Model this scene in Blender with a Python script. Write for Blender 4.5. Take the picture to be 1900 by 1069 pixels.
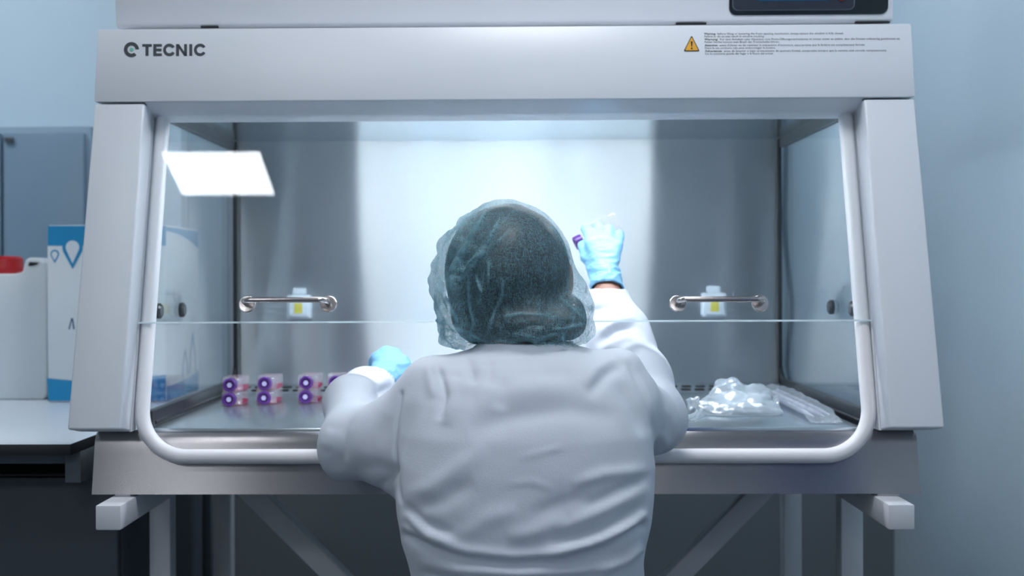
import bpy, bmesh, math, random
import numpy as np
from mathutils import Vector, Matrix, noise

for o in list(bpy.data.objects):
    bpy.data.objects.remove(o)
sc = bpy.context.scene
COL = sc.collection
random.seed(7)
R = math.radians

# ------------------------------------------------------------------ camera
CAMZ = 1.20                      # camera height above the floor; geometry below is written relative to it
F = 2132.0
YAW, ROLL = R(.85), R(.22)
fwd = np.array([-math.sin(YAW), math.cos(YAW), 0.0])
_r0 = np.array([math.cos(YAW), math.sin(YAW), 0.0])
_u0 = np.array([0, 0, 1.0])
right = math.cos(ROLL) * _r0 - math.sin(ROLL) * _u0
up = math.sin(ROLL) * _r0 + math.cos(ROLL) * _u0
_d = np.array([0, 1.0, 0])
PP = (943 - F * (_d @ right) / (_d @ fwd), 515 + F * (_d @ up) / (_d @ fwd))
cam_d = bpy.data.cameras.new('camera')
cam = bpy.data.objects.new('camera', cam_d)
COL.objects.link(cam)
m = Matrix(((right[0], up[0], -fwd[0], 0), (right[1], up[1], -fwd[1], 0), (right[2], up[2], -fwd[2], CAMZ), (0, 0, 0, 1)))
cam.matrix_world = m
cam_d.sensor_width = 36
cam_d.lens = F / 1900 * 36
cam_d.shift_x = (950 - PP[0]) / 1900
cam_d.shift_y = (PP[1] - 534.5) / 1900
cam_d.clip_start = .05
cam_d.dof.use_dof = True
cam_d.dof.focus_distance = 1.72
cam_d.dof.aperture_fstop = 3.6
sc.camera = cam

# ------------------------------------------------------------------ world, exposure, light levels
w = bpy.data.worlds.new('world')
sc.world = w
w.use_nodes = True
w.node_tree.nodes['Background'].inputs[0].default_value = (.55, .66, .78, 1)
w.node_tree.nodes['Background'].inputs[1].default_value = .25
sc.view_settings.view_transform = 'Standard'
sc.view_settings.look = 'None'
sc.view_settings.gamma = 1
sc.view_settings.use_curve_mapping = False
sc.view_settings.exposure = 0.0
sc.cycles.use_denoising = True
sc.cycles.max_bounces = 12
sc.cycles.transparent_max_bounces = 24
sc.cycles.sample_clamp_indirect = 40
sc.cycles.caustics_reflective = True
PANEL_POWER = 18.5               # ceiling panels
LAMP_POWER = 66.0                # fluorescent tube inside the safety cabinet
ROOM_X0, ROOM_X1, ROOM_Y0, ROOM_Y1, CEIL = -2.9, 1.08, -3.0, 3.25, 1.52

def proj(p):
    p = np.asarray(p, float)
    z = p @ fwd
    return PP[0] + F * (p @ right) / z, PP[1] - F * (p @ up) / z

def ray(px, py):
    return fwd + right * (px - PP[0]) / F - up * (py - PP[1]) / F

def P(px, py, Y=None, X=None, Z=None):
    d = ray(px, py)
    t = Y / d[1] if Y is not None else X / d[0] if X is not None else Z / d[2]
    return d * t

def onplane(px, py, p0, n):
    d = ray(px, py)
    return d * ((np.asarray(p0) @ n) / (d @ n))

# ------------------------------------------------------------------ materials
def lin(c):
    c = c / 255
    return c / 12.92 if c <= .04045 else ((c + .055) / 1.055) ** 2.4

def srgb(r, g, b):
    return (lin(r), lin(g), lin(b), 1)

def new_mat(name):
    mt = bpy.data.materials.new(name)
    mt.use_nodes = True
    nt = mt.node_tree
    nt.nodes.clear()
    out = nt.nodes.new('ShaderNodeOutputMaterial')
    return mt, nt, out

def node(nt, t, **kw):
    n = nt.nodes.new(t)
    for k, v in kw.items():
        if k in n.inputs:
            n.inputs[k].default_value = v
        else:
            setattr(n, k, v)
    return n

def mat(name, col, rough=.5, metal=0, bump=0, scale=200, var=0, vscale=6, coat=0, sub=0, spec=.5, stretch=None):
    mt, nt, out = new_mat(name)
    p = node(nt, 'ShaderNodeBsdfPrincipled')
    p.inputs['Base Color'].default_value = col
    p.inputs['Roughness'].default_value = rough
    p.inputs['Metallic'].default_value = metal
    p.inputs['Specular IOR Level'].default_value = spec
    p.inputs['Coat Weight'].default_value = coat
    if sub:
        p.inputs['Subsurface Weight'].default_value = sub
        p.inputs['Subsurface Radius'].default_value = (.01, .01, .012)
    tc = node(nt, 'ShaderNodeTexCoord')
    src = tc.outputs['Object']
    if stretch:
        mp = node(nt, 'ShaderNodeMapping')
        mp.inputs['Scale'].default_value = stretch
        nt.links.new(src, mp.inputs[0])
        src = mp.outputs[0]
    if bump:
        nz = node(nt, 'ShaderNodeTexNoise', Scale=scale, Detail=3.0)
        nt.links.new(src, nz.inputs['Vector'])
        b = node(nt, 'ShaderNodeBump', Strength=bump, Distance=.002)
        nt.links.new(nz.outputs[0], b.inputs['Height'])
        nt.links.new(b.outputs[0], p.inputs['Normal'])
    if var:
        nz = node(nt, 'ShaderNodeTexNoise', Scale=vscale, Detail=4.0)
        nt.links.new(src, nz.inputs['Vector'])
        hs = node(nt, 'ShaderNodeHueSaturation')
        hs.inputs['Color'].default_value = col
        mr = node(nt, 'ShaderNodeMapRange')
        mr.inputs[3].default_value = 1 - var
        mr.inputs[4].default_value = 1 + var
        nt.links.new(nz.outputs[0], mr.inputs[0])
        nt.links.new(mr.outputs[0], hs.inputs['Value'])
        nt.links.new(hs.outputs[0], p.inputs['Base Color'])
    nt.links.new(p.outputs[0], out.inputs[0])
    return mt

def steel(name, col, rough, aniso, streak=.06, haze=.2):
    """brushed stainless steel, scratches along X: highlights smear across the scratches"""
    mt, nt, out = new_mat(name)
    p = node(nt, 'ShaderNodeBsdfAnisotropic')
    p.inputs['Roughness'].default_value = rough
    p.inputs['Anisotropy'].default_value = aniso
    tc = node(nt, 'ShaderNodeTexCoord')
    mp = node(nt, 'ShaderNodeMapping')
    mp.inputs['Scale'].default_value = (2, 300, 300)
    nt.links.new(tc.outputs['Object'], mp.inputs[0])
    nz = node(nt, 'ShaderNodeTexNoise', Scale=3.0, Detail=3.0)
    nt.links.new(mp.outputs[0], nz.inputs['Vector'])
    mr = node(nt, 'ShaderNodeMapRange')
    mr.inputs[3].default_value = 1 - streak
    mr.inputs[4].default_value = 1 + streak
    nt.links.new(nz.outputs[0], mr.inputs[0])
    hs = node(nt, 'ShaderNodeHueSaturation')
    hs.inputs['Color'].default_value = col
    nt.links.new(mr.outputs[0], hs.inputs['Value'])
    nt.links.new(hs.outputs[0], p.inputs['Color'])
    tg = node(nt, 'ShaderNodeTangent')
    tg.direction_type = 'UV_MAP'
    tg.uv_map = 'UVMap'
    nt.links.new(tg.outputs[0], p.inputs['Tangent'])
    p2 = node(nt, 'ShaderNodeBsdfAnisotropic')      # broad haze of the brushed grain
    p2.inputs['Roughness'].default_value = .62
    nt.links.new(hs.outputs[0], p2.inputs['Color'])
    mx = node(nt, 'ShaderNodeMixShader')
    mx.inputs[0].default_value = haze
    nt.links.new(p.outputs[0], mx.inputs[1])
    nt.links.new(p2.outputs[0], mx.inputs[2])
    nt.links.new(mx.outputs[0], out.inputs[0])
    return mt

def glass(name, tint=(.97, .985, .99, 1), ior=1.5, rough=0.0):
    """a pane: clear for what passes, mirror by Fresnel for what bounces"""
    mt, nt, out = new_mat(name)
    tr = node(nt, 'ShaderNodeBsdfTransparent')
    tr.inputs[0].default_value = tint
    gl = node(nt, 'ShaderNodeBsdfGlossy')
    gl.inputs['Roughness'].default_value = rough
    fr = node(nt, 'ShaderNodeFresnel', IOR=ior)
    ge = node(nt, 'ShaderNodeNewGeometry')
    mr = node(nt, 'ShaderNodeMapRange')      # the pane does not bend light, so both faces mirror alike
    mr.inputs[3].default_value = ior
    mr.inputs[4].default_value = 1 / ior
    nt.links.new(ge.outputs['Backfacing'], mr.inputs[0])
    nt.links.new(mr.outputs[0], fr.inputs['IOR'])
    mx = node(nt, 'ShaderNodeMixShader')
    nt.links.new(fr.outputs[0], mx.inputs[0])
    nt.links.new(tr.outputs[0], mx.inputs[1])
    nt.links.new(gl.outputs[0], mx.inputs[2])
    nt.links.new(mx.outputs[0], out.inputs[0])
    return mt

def film(name, col, alpha=.5, rough=.15, transl=.5, gloss=.08, fibre=0, lo=0, hi=1, fscale=150, bump=0, tint=(1, 1, 1, 1), bscale=60, layers=0):
    """thin sheet: part open, part diffuse both ways, with a gloss"""
    mt, nt, out = new_mat(name)
    tr = node(nt, 'ShaderNodeBsdfTransparent')
    tr.inputs[0].default_value = tint
    df = node(nt, 'ShaderNodeBsdfDiffuse')
    df.inputs[0].default_value = col
    tl = node(nt, 'ShaderNodeBsdfTranslucent')
    tl.inputs[0].default_value = col
    m1 = node(nt, 'ShaderNodeMixShader')
    m1.inputs[0].default_value = transl
    nt.links.new(df.outputs[0], m1.inputs[1])
    nt.links.new(tl.outputs[0], m1.inputs[2])
    gl = node(nt, 'ShaderNodeBsdfGlossy')
    gl.inputs['Roughness'].default_value = rough
    m2 = node(nt, 'ShaderNodeMixShader')
    m2.inputs[0].default_value = alpha
    nt.links.new(tr.outputs[0], m2.inputs[1])
    nt.links.new(m1.outputs[0], m2.inputs[2])
    m3 = node(nt, 'ShaderNodeMixShader')
    m3.inputs[0].default_value = gloss
    nt.links.new(m2.outputs[0], m3.inputs[1])
    nt.links.new(gl.outputs[0], m3.inputs[2])
    tc = node(nt, 'ShaderNodeTexCoord')
    if fibre:
        # thin fibres, lying in three directions, where each noise crosses its middle
        acc = None
        for rot, stretch in (((.3, .5, .2), (1, 1, .16)), ((.2, -.4, .9), (.16, 1, 1)), ((.6, .2, -.8), (1, .5, .2))):
            mp = node(nt, 'ShaderNodeMapping')
            mp.inputs['Rotation'].default_value = rot
            mp.inputs['Scale'].default_value = stretch
            nt.links.new(tc.outputs['Object'], mp.inputs[0])
            nz = node(nt, 'ShaderNodeTexNoise', Scale=fscale, Detail=3.0, Distortion=1.2)
            nt.links.new(mp.outputs[0], nz.inputs['Vector'])
            sb = node(nt, 'ShaderNodeMath', operation='SUBTRACT')
            sb.inputs[1].default_value = .5
            nt.links.new(nz.outputs[0], sb.inputs[0])
            ab = node(nt, 'ShaderNodeMath', operation='ABSOLUTE')
            nt.links.new(sb.outputs[0], ab.inputs[0])
            if acc is None:
                acc = ab.outputs[0]
            else:
                mn = node(nt, 'ShaderNodeMath', operation='MINIMUM')
                nt.links.new(acc, mn.inputs[0])
                nt.links.new(ab.outputs[0], mn.inputs[1])
                acc = mn.outputs[0]
        mr = node(nt, 'ShaderNodeMapRange')
        mr.inputs[1].default_value = 0
        mr.inputs[2].default_value = fibre
        mr.inputs[3].default_value = hi
        mr.inputs[4].default_value = lo
        nt.links.new(acc, mr.inputs[0])
        fac = mr.outputs[0]
        if layers:
            at = node(nt, 'ShaderNodeAttribute', attribute_name='layers')
            ml = node(nt, 'ShaderNodeMath', operation='MULTIPLY_ADD', use_clamp=True)
            ml.inputs[1].default_value = layers
            nt.links.new(at.outputs['Fac'], ml.inputs[0])
            nt.links.new(fac, ml.inputs[2])
            fac = ml.outputs[0]
        nt.links.new(fac, m2.inputs[0])
    if bump:
        nz = node(nt, 'ShaderNodeTexNoise', Scale=bscale, Detail=4.0)
        nt.links.new(tc.outputs['Object'], nz.inputs['Vector'])
        b = node(nt, 'ShaderNodeBump', Strength=bump, Distance=.004)
        nt.links.new(nz.outputs[0], b.inputs['Height'])
        for n in (df, gl):
            nt.links.new(b.outputs[0], n.inputs['Normal'])
    nt.links.new(m3.outputs[0], out.inputs[0])
    return mt

def emit(name, col, s):
    mt, nt, out = new_mat(name)
    e = node(nt, 'ShaderNodeEmission')
    e.inputs[0].default_value = col
    e.inputs[1].default_value = s
    nt.links.new(e.outputs[0], out.inputs[0])
    return mt

M = dict(
    white=mat('white_powder_coat', srgb(220, 224, 231), .33, bump=.05, scale=350),
    whitetube=mat('white_rubber_trim', srgb(228, 228, 232), .42, bump=.03, scale=120),
    steel_back=steel('steel_back_panel', srgb(208, 217, 224), .33, .85, streak=.03, haze=.10),
    steel_ceiling=steel('steel_chamber_ceiling', srgb(232, 240, 245), .14, .2, streak=.03, haze=.06),
    steel_tray=steel('steel_work_tray', srgb(205, 214, 220), .2, .5, streak=.03, haze=.2),
    steel_apron=steel('steel_apron', srgb(166, 163, 166), .26, .6, streak=.05, haze=.06),
    chrome=mat('satin_chrome', srgb(196, 188, 186), .22, 1, bump=.02, scale=300),
    glass=glass('sash_glass'),
    sideglass=glass('side_glass', (.965, .985, .99, 1)),
    edge=film('polished_glass_edge', srgb(240, 250, 253), .95, .1, .6, .1),
    rubber=mat('black_rubber', srgb(14, 20, 26), .4, bump=.05),
    rubber2=mat('dark_rail', srgb(28, 34, 40), .28, bump=.03),
    dark=mat('slot_dark', srgb(10, 14, 18), .6, bump=.02),
    socket=mat('socket_plastic', srgb(206, 220, 230), .4, bump=.03),
    yellow=mat('yellow_sticker', srgb(205, 200, 90), .5, bump=.02),
    logo=mat('logo_grey', srgb(62, 69, 74), .6, bump=.02),
    mint=mat('logo_mint', srgb(112, 192, 170), .6, bump=.02),
    ink=mat('print_ink', srgb(96, 100, 106), .6, bump=.02),
    inkb=mat('print_ink_bold', srgb(60, 63, 68), .6, bump=.02),
    amber=mat('warning_amber', srgb(226, 164, 36), .5, bump=.02),
    black=mat('black_print', srgb(22, 22, 24), .5, bump=.02),
    panel=mat('control_panel_black', srgb(14, 24, 32), .2, bump=.01),
    panel2=mat('control_panel_grey', srgb(40, 46, 60), .3, bump=.01),
    panelline=mat('control_panel_line', srgb(74, 88, 100), .4, bump=.01),
    screen=emit('screen_blue', srgb(30, 74, 110), 1.0),
    red=mat('red_button', srgb(205, 50, 60), .35, bump=.01),
    stand=mat('stand_grey_paint', srgb(204, 207, 213), .4, bump=.05, scale=300),
    bench=mat('bench_laminate', srgb(205, 214, 224), .3, bump=.03, scale=150),
    benchedge=mat('bench_edge_black', srgb(26, 30, 33), .5, bump=.03),
    benchframe=mat('bench_frame_grey', srgb(92, 100, 108), .5, bump=.03),
    darkgrey=mat('dark_grey_front', srgb(70, 78, 86), .5, bump=.04),
    carton=mat('white_carton', srgb(222, 229, 233), .5, bump=.03),
    cartonblue=mat('blue_print', srgb(24, 142, 194), .45, bump=.02),
    cartonnavy=mat('navy_print', srgb(30, 70, 110), .5, bump=.02),
    jerry=mat('jerrycan_plastic', srgb(214, 222, 226), .45, bump=.04, scale=60, sub=.15),
    redcap=mat('red_cap_plastic', srgb(182, 8, 22), .3, bump=.03),
    wall=mat('wall_paint', srgb(190, 214, 229), .55, bump=.04, scale=90, var=.02),
    wallr=mat('wall_paint_right', srgb(198, 216, 228), .5, bump=.04, scale=90, var=.02),
    wallf=mat('wall_paint_front', srgb(176, 182, 186), .6, bump=.04, scale=90, var=.04),
    wallshade=mat('wall_shade_grey', srgb(124, 132, 138), .5, bump=.03, var=.03),
    ceil=mat('ceiling_paint', srgb(220, 226, 230), .7, bump=.04),
    floor=mat('floor_vinyl', srgb(96, 106, 114), .3, bump=.03, var=.06),
    cupboard=mat('cupboard_grey_blue', srgb(118, 144, 164), .35, bump=.03, var=.05, vscale=3),
    cupboardf=mat('cupboard_frame', srgb(138, 164, 184), .35, bump=.03),
    doorblue=mat('door_blue', srgb(8, 88, 168), .45, bump=.03),
    streakbluegrey=mat('streak_panel_blue_grey', srgb(112, 134, 154), .45, bump=.03),
    streakgrey=mat('streak_panel_grey', srgb(34, 40, 44), .45, bump=.03),
    cable=mat('cable_grey', srgb(88, 118, 140), .5, bump=.03),
    cabled=mat('cable_dark', srgb(50, 62, 66), .5, bump=.03),
    skin=mat('skin', srgb(150, 104, 86), .5, bump=.05, sub=.1),
    hair=mat('dark_hair', srgb(38, 36, 38), .45, bump=.5, scale=220, stretch=(1, 1, .15)),
    coat=mat('lab_coat_cotton', srgb(200, 207, 218), .75, bump=.12, scale=500, spec=.25),
    glove=mat('blue_nitrile', srgb(128, 184, 224), .45, bump=.2, scale=90),
    mask=mat('mask_fabric', srgb(225, 235, 235), .8, bump=.1),
    purple=mat('purple_cap_plastic', srgb(92, 46, 136), .32, bump=.02),
    purpledark=mat('purple_cap_recess', srgb(66, 26, 104), .4, bump=.02),
    vent=mat('cap_vent_white', srgb(196, 190, 230), .5, bump=.05),
    flask=film('clear_polystyrene', srgb(236, 238, 250), .22, .05, .5, .12),
    liquid=film('pink_medium', srgb(226, 30, 120), .55, .1, .5, .05, tint=(.9, .25, .55, 1)),
    bag=film('clear_bag_film', srgb(228, 240, 248), .44, .07, .5, .22, bump=.8, bscale=60),
    bag2=film('packet_film', srgb(228, 238, 248), .30, .08, .5, .2, bump=.5, bscale=40),
    pad=mat('white_pad', srgb(232, 240, 246), .6, bump=.2, scale=80),
    pipette=film('pipette_plastic', srgb(225, 225, 240), .55, .1, .4, .12),
    cap=film('bouffant_cap_fabric', srgb(140, 188, 202), .4, .5, .45, .015, fibre=.032, lo=.11, hi=.66, fscale=260, bump=.25, bscale=90, layers=.55),
    stool=mat('stool_vinyl', srgb(60, 66, 74), .5, bump=.05),
    tubeem=emit('fluorescent_tube', (.92, .965, 1, 1), LAMP_POWER),
    panelem=emit('led_panel_light', (.94, .965, 1, 1), PANEL_POWER),
    trouser=mat('trousers', srgb(60, 70, 86), .8, bump=.1),
)

# ------------------------------------------------------------------ mesh builder
class MB:
    def __init__(s):
        s.v, s.f, s.mi = [], [], []
    def add(s, verts, faces, mi=0):
        b = len(s.v)
        s.v += [tuple(map(float, x)) for x in verts]
        s.f += [tuple(b + i for i in f) for f in faces]
        s.mi += [mi] * len(faces)
        return s
    def hexa(s, p, mi=0):
        """8 corners: bottom ring 0-3, top ring 4-7"""
        return s.add(p, [(0, 3, 2, 1), (4, 5, 6, 7), (0, 1, 5, 4), (1, 2, 6, 5), (2, 3, 7, 6), (3, 0, 4, 7)], mi)
    def box(s, x0, x1, y0, y1, z0, z1, mi=0):
        return s.hexa([(x0, y0, z0), (x1, y0, z0), (x1, y1, z0), (x0, y1, z0), (x0, y0, z1), (x1, y0, z1), (x1, y1, z1), (x0, y1, z1)], mi)
    def prism(s, poly, ext, mi=0):
        """poly: 3D points of a planar outline, pushed by the vector ext"""
        n = len(poly)
        e = np.asarray(ext)
        a = [np.asarray(p, float) for p in poly]
        return s.add(a + [p + e for p in a], [tuple(range(n))[::-1], tuple(range(n, 2 * n))] + [(i, (i + 1) % n, n + (i + 1) % n, n + i) for i in range(n)], mi)
    def sweep(s, path, r, n=12, closed=False, mi=0, flat=1.0):
        path = [np.asarray(p, float) for p in path]
        k = len(path)
        rs = r if hasattr(r, '__len__') else [r] * k
        vs, fs = [], []
        ref = None
        for i in range(k):
            a = path[i - 1] if (i > 0 or closed) else path[i]
            b = path[(i + 1) % k] if (i < k - 1 or closed) else path[i]
            t = b - a
            t /= np.linalg.norm(t)
            if ref is None:
                ref = np.array([0, 0, 1.]) if abs(t[2]) < .9 else np.array([0, 1., 0])
            u = ref - t * (ref @ t)
            u /= np.linalg.norm(u)
            v = np.cross(t, u)
            ref = u
            for j in range(n):
                an = 2 * math.pi * j / n
                vs.append(path[i] + rs[i] * (math.cos(an) * u * flat + math.sin(an) * v))
        for i in range(k if closed else k - 1):
            for j in range(n):
                i2 = (i + 1) % k
                fs.append((i * n + j, i * n + (j + 1) % n, i2 * n + (j + 1) % n, i2 * n + j))
        if not closed:
            fs.append(tuple(range(n))[::-1])
            fs.append(tuple(range((k - 1) * n, k * n)))
        return s.add(vs, fs, mi)
    def lathe(s, c, axis, prof, n=24, mi=0):
        """prof: (distance along axis, radius)"""
        ax = np.asarray(axis, float)
        ax /= np.linalg.norm(ax)
        ref = np.array([0, 0, 1.]) if abs(ax[2]) < .9 else np.array([1., 0, 0])
        u = np.cross(ax, ref)
        u /= np.linalg.norm(u)
        v = np.cross(ax, u)
        c = np.asarray(c, float)
        vs, fs = [], []
        for h, r in prof:
            for j in range(n):
                a = 2 * math.pi * j / n
                vs.append(c + ax * h + max(r, 1e-5) * (math.cos(a) * u + math.sin(a) * v))
        for i in range(len(prof) - 1):
            for j in range(n):
                fs.append((i * n + j, i * n + (j + 1) % n, (i + 1) * n + (j + 1) % n, (i + 1) * n + j))
        fs.append(tuple(range(n))[::-1])
        fs.append(tuple(range((len(prof) - 1) * n, len(prof) * n)))
        return s.add(vs, fs, mi)

OFF = {}
def off(o):
    while o.parent:
        o = o.parent
    return np.array(o.location)

def tag(o, label=None, cat=None, group=None, kind=None):
    for k, v in (('label', label), ('category', cat), ('group', group), ('kind', kind)):
        if v:
            o[k] = v
    return o

def thing(name, base, label, cat, group=None):
    o = bpy.data.objects.new(name, None)
    o.empty_display_size = .05
    COL.objects.link(o)
    o.location = (base[0], base[1], base[2] + CAMZ)
    return tag(o, label, cat, group)

def part(name, mb, mats, parent=None, bevel=0, seg=2, smooth=True, angle=35, local=False, uvx=True, recalc=True):
    """mb in camera-relative metres (or local to the root when local=True) -> one mesh object"""
    me = bpy.data.meshes.new(name)
    v = np.array(mb.v, float)
    if not local:
        v = v + np.array([0, 0, CAMZ])
        if parent is not None:
            v = v - off(parent)
    me.from_pydata(v.tolist(), [], mb.f)
    if not isinstance(mats, (list, tuple)):
        mats = [mats]
    for mt in mats:
        me.materials.append(mt)
    me.polygons.foreach_set('material_index', mb.mi)
    bm = bmesh.new()
    bm.from_mesh(me)
    if recalc:
        bmesh.ops.recalc_face_normals(bm, faces=bm.faces)
    if bevel:
        es = [e for e in bm.edges if len(e.link_faces) == 2 and e.calc_face_angle(0) > R(30)]
        bmesh.ops.bevel(bm, geom=es, offset=bevel, segments=seg, affect='EDGES', profile=.5, clamp_overlap=True)
    if smooth:
        for f in bm.faces:
            f.smooth = True
        for e in bm.edges:
            if len(e.link_faces) == 2 and e.calc_face_angle(0) > R(angle):
                e.smooth = False
    if uvx:
        uv = bm.loops.layers.uv.new('UVMap')
        for f in bm.faces:
            n = f.normal
            for l in f.loops:
                c = l.vert.co
                l[uv].uv = (c.x, c.z) if abs(n.y) >= abs(n.z) and abs(n.y) >= abs(n.x) else (c.x, c.y) if abs(n.z) >= abs(n.x) else (c.y, c.z)
    bm.to_mesh(me)
    bm.free()
    o = bpy.data.objects.new(name, me)
    COL.objects.link(o)
    if parent is not None:
        o.parent = parent
    return o

def structure(name, mb, m_, parent=None, **kw):
    o = part(name, mb, m_, parent, **kw)
    if parent is None:
        o['kind'] = 'structure'
    return o

def arr_part(name, verts, faces, m_, parent, smooth=True):
    me = bpy.data.meshes.new(name)
    v = np.asarray(verts, float) + np.array([0, 0, CAMZ]) - (off(parent) if parent is not None else 0)
    me.from_pydata(v.tolist(), [], [tuple(f) for f in faces])
    me.materials.append(m_)
    me.polygons.foreach_set('use_smooth', [smooth] * len(me.polygons))
    me.update()
    o = bpy.data.objects.new(name, me)
    COL.objects.link(o)
    if parent is not None:
        o.parent = parent
    return o

def dup(root, loc, label=None):
    r = root.copy()
    COL.objects.link(r)
    r.location = loc
    if label:
        r['label'] = label
    for ch in list(root.children):
        c = ch.copy()
        COL.objects.link(c)
        c.parent = r
        for g in ch.children:
            d = g.copy()
            COL.objects.link(d)
            d.parent = c
    return r

# ------------------------------------------------------------------ solid modelling on a grid (smooth unions, surface nets)
def grid(lo, hi, h):
    ax = [np.arange(lo[i], hi[i] + h, h, dtype=np.float32) for i in range(3)]
    return ax, np.meshgrid(*ax, indexing='ij')

def smin(a, b, k):
    hh = np.clip(.5 + .5 * (b - a) / k, 0, 1)
    return b + (a - b) * hh - k * hh * (1 - hh)

def rcone(G, a, b, ra, rb):
    X, Y, Z = G
    a = np.asarray(a, np.float32)
    d = np.asarray(b, np.float32) - a
    L = float(d @ d) + 1e-12
    t = np.clip(((X - a[0]) * d[0] + (Y - a[1]) * d[1] + (Z - a[2]) * d[2]) / L, 0, 1)
    return np.sqrt((X - a[0] - t * d[0]) ** 2 + (Y - a[1] - t * d[1]) ** 2 + (Z - a[2] - t * d[2]) ** 2) - (ra + (rb - ra) * t)

def ellip(G, c, r):
    X, Y, Z = G
    q = np.sqrt(((X - c[0]) / r[0]) ** 2 + ((Y - c[1]) / r[1]) ** 2 + ((Z - c[2]) / r[2]) ** 2)
    return (q - 1) * min(r)

def chain(G, pts, k=.02, D=None):
    """pts: (x, y, z, r)"""
    for p, q in zip(pts[:-1], pts[1:]):
        d = rcone(G, p[:3], q[:3], p[3], q[3])
        D = d if D is None else smin(D, d, k)
    return D

def nets(ax, D):
    """surface nets: one vertex per cell the surface passes, one quad per crossed grid edge"""
    S = D < 0
    nx, ny, nz = D.shape
    cnt = np.zeros((nx - 1, ny - 1, nz - 1), np.int8)
    for i in (0, 1):
        for j in (0, 1):
            for k in (0, 1):
                cnt += S[i:nx - 1 + i, j:ny - 1 + j, k:nz - 1 + k]
    act = (cnt > 0) & (cnt < 8)
    idx = np.full(act.shape, -1, np.int64)
    ci = np.argwhere(act)
    idx[act] = np.arange(len(ci))
    pos = np.zeros((len(ci), 3))
    num = np.zeros(len(ci))
    cs = [(0, 0, 0), (1, 0, 0), (0, 1, 0), (1, 1, 0), (0, 0, 1), (1, 0, 1), (0, 1, 1), (1, 1, 1)]
    for a in range(8):
        for b in range(a + 1, 8):
            da = np.subtract(cs[b], cs[a])
            if np.abs(da).sum() != 1:
                continue
            va = D[ci[:, 0] + cs[a][0], ci[:, 1] + cs[a][1], ci[:, 2] + cs[a][2]]
            vb = D[ci[:, 0] + cs[b][0], ci[:, 1] + cs[b][1], ci[:, 2] + cs[b][2]]
            cr = (va < 0) != (vb < 0)
            t = np.where(cr, va / np.where(cr, va - vb, 1), 0)
            pos += cr[:, None] * (np.array(cs[a]) + t[:, None] * da)
            num += cr
    pos = (ci + pos / num[:, None]) * (ax[0][1] - ax[0][0]) + np.array([ax[0][0], ax[1][0], ax[2][0]])
    faces = []
    for d in range(3):
        e, g = (d + 1) % 3, (d + 2) % 3
        sl0 = [slice(None)] * 3
        sl1 = [slice(None)] * 3
        sl0[d] = slice(0, -1)
        sl1[d] = slice(1, None)
        cr = S[tuple(sl0)] != S[tuple(sl1)]
        q = np.argwhere(cr)
        ok = (q[:, e] > 0) & (q[:, g] > 0) & (q[:, e] < D.shape[e] - 1) & (q[:, g] < D.shape[g] - 1)
        q = q[ok]
        flip = S[tuple(sl0)][q[:, 0], q[:, 1], q[:, 2]]
        def at(de, dg):
            c = q.copy()
            c[:, e] += de
            c[:, g] += dg
            return idx[c[:, 0], c[:, 1], c[:, 2]]
        f = np.stack([at(-1, -1), at(0, -1), at(0, 0), at(-1, 0)], 1)
        f[~flip] = f[~flip][:, ::-1]
        faces.append(f)
    return pos, np.concatenate(faces)

def smooth_mesh(v, f, it=2, lam=.5):
    e = np.concatenate([f[:, [0, 1]], f[:, [1, 2]], f[:, [2, 3]], f[:, [3, 0]]])
    e = np.concatenate([e, e[:, ::-1]])
    n = np.bincount(e[:, 0], minlength=len(v))[:, None]
    for _ in range(it):
        a = np.stack([np.bincount(e[:, 0], weights=v[e[:, 1], k], minlength=len(v)) for k in range(3)], 1) / np.maximum(n, 1)
        v = v + lam * (a - v)
    return v

def normals(v, f):
    n = np.cross(v[f[:, 2]] - v[f[:, 0]], v[f[:, 3]] - v[f[:, 1]])
    r = np.stack([sum(np.bincount(f[:, c], weights=n[:, k], minlength=len(v)) for c in range(4)) for k in range(3)], 1)
    return r / np.maximum(np.linalg.norm(r, axis=1, keepdims=True), 1e-12)

def polydist(u, v, pl):
    """distance (px) of points to a polyline, and the run along it 0..1"""
    best = np.full(u.shape, 1e9)
    run = np.zeros(u.shape)
    k = len(pl) - 1
    for i in range(k):
        (x0, y0), (x1, y1) = pl[i], pl[i + 1]
        dx, dy = x1 - x0, y1 - y0
        t = np.clip(((u - x0) * dx + (v - y0) * dy) / (dx * dx + dy * dy), 0, 1)
        d = np.hypot(u - x0 - t * dx, v - y0 - t * dy)
        m_ = d < best
        best[m_] = d[m_]
        run[m_] = (i + t[m_]) / k
    return best, run

def fold(v, n, folds, mask):
    """push creases (polyline, height m, width px, fade ends) along the normal"""
    z = v @ fwd
    u = PP[0] + F * (v @ right) / z
    w_ = PP[1] - F * (v @ up) / z
    d = np.zeros(len(v))
    for pl, h, wd, fade in folds:
        dist, run = polydist(u, w_, pl)
        g = np.exp(-(dist / wd) ** 2)
        if fade:
            g = g * np.clip(np.minimum(run, 1 - run) / .25, 0, 1) ** .7
        d += h * g
    return v + n * (d * mask)[:, None]

def ridged(v, scale, seed=0, axis=(1, 1, 1), octaves=3):
    out = np.empty(len(v))
    a = np.array(axis) * scale
    for i, p in enumerate(v):
        q = Vector((p[0] * a[0] + seed, p[1] * a[1], p[2] * a[2]))
        out[i] = noise.ridged_multi_fractal(q, 1.0, 2.1, octaves, 1.0, 2.0)
    return out

def cells(v, scale, seed=0, axis=(1, 1, 1)):
    a = np.array(axis) * scale
    return np.array([noise.voronoi(Vector((p[0] * a[0] + seed, p[1] * a[1], p[2] * a[2])))[0][0] for p in v])

def fbm(v, scale, seed=0, axis=(1, 1, 1)):
    a = np.array(axis) * scale
    return np.array([noise.noise(Vector((p[0] * a[0] + seed, p[1] * a[1], p[2] * a[2]))) for p in v])
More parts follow.
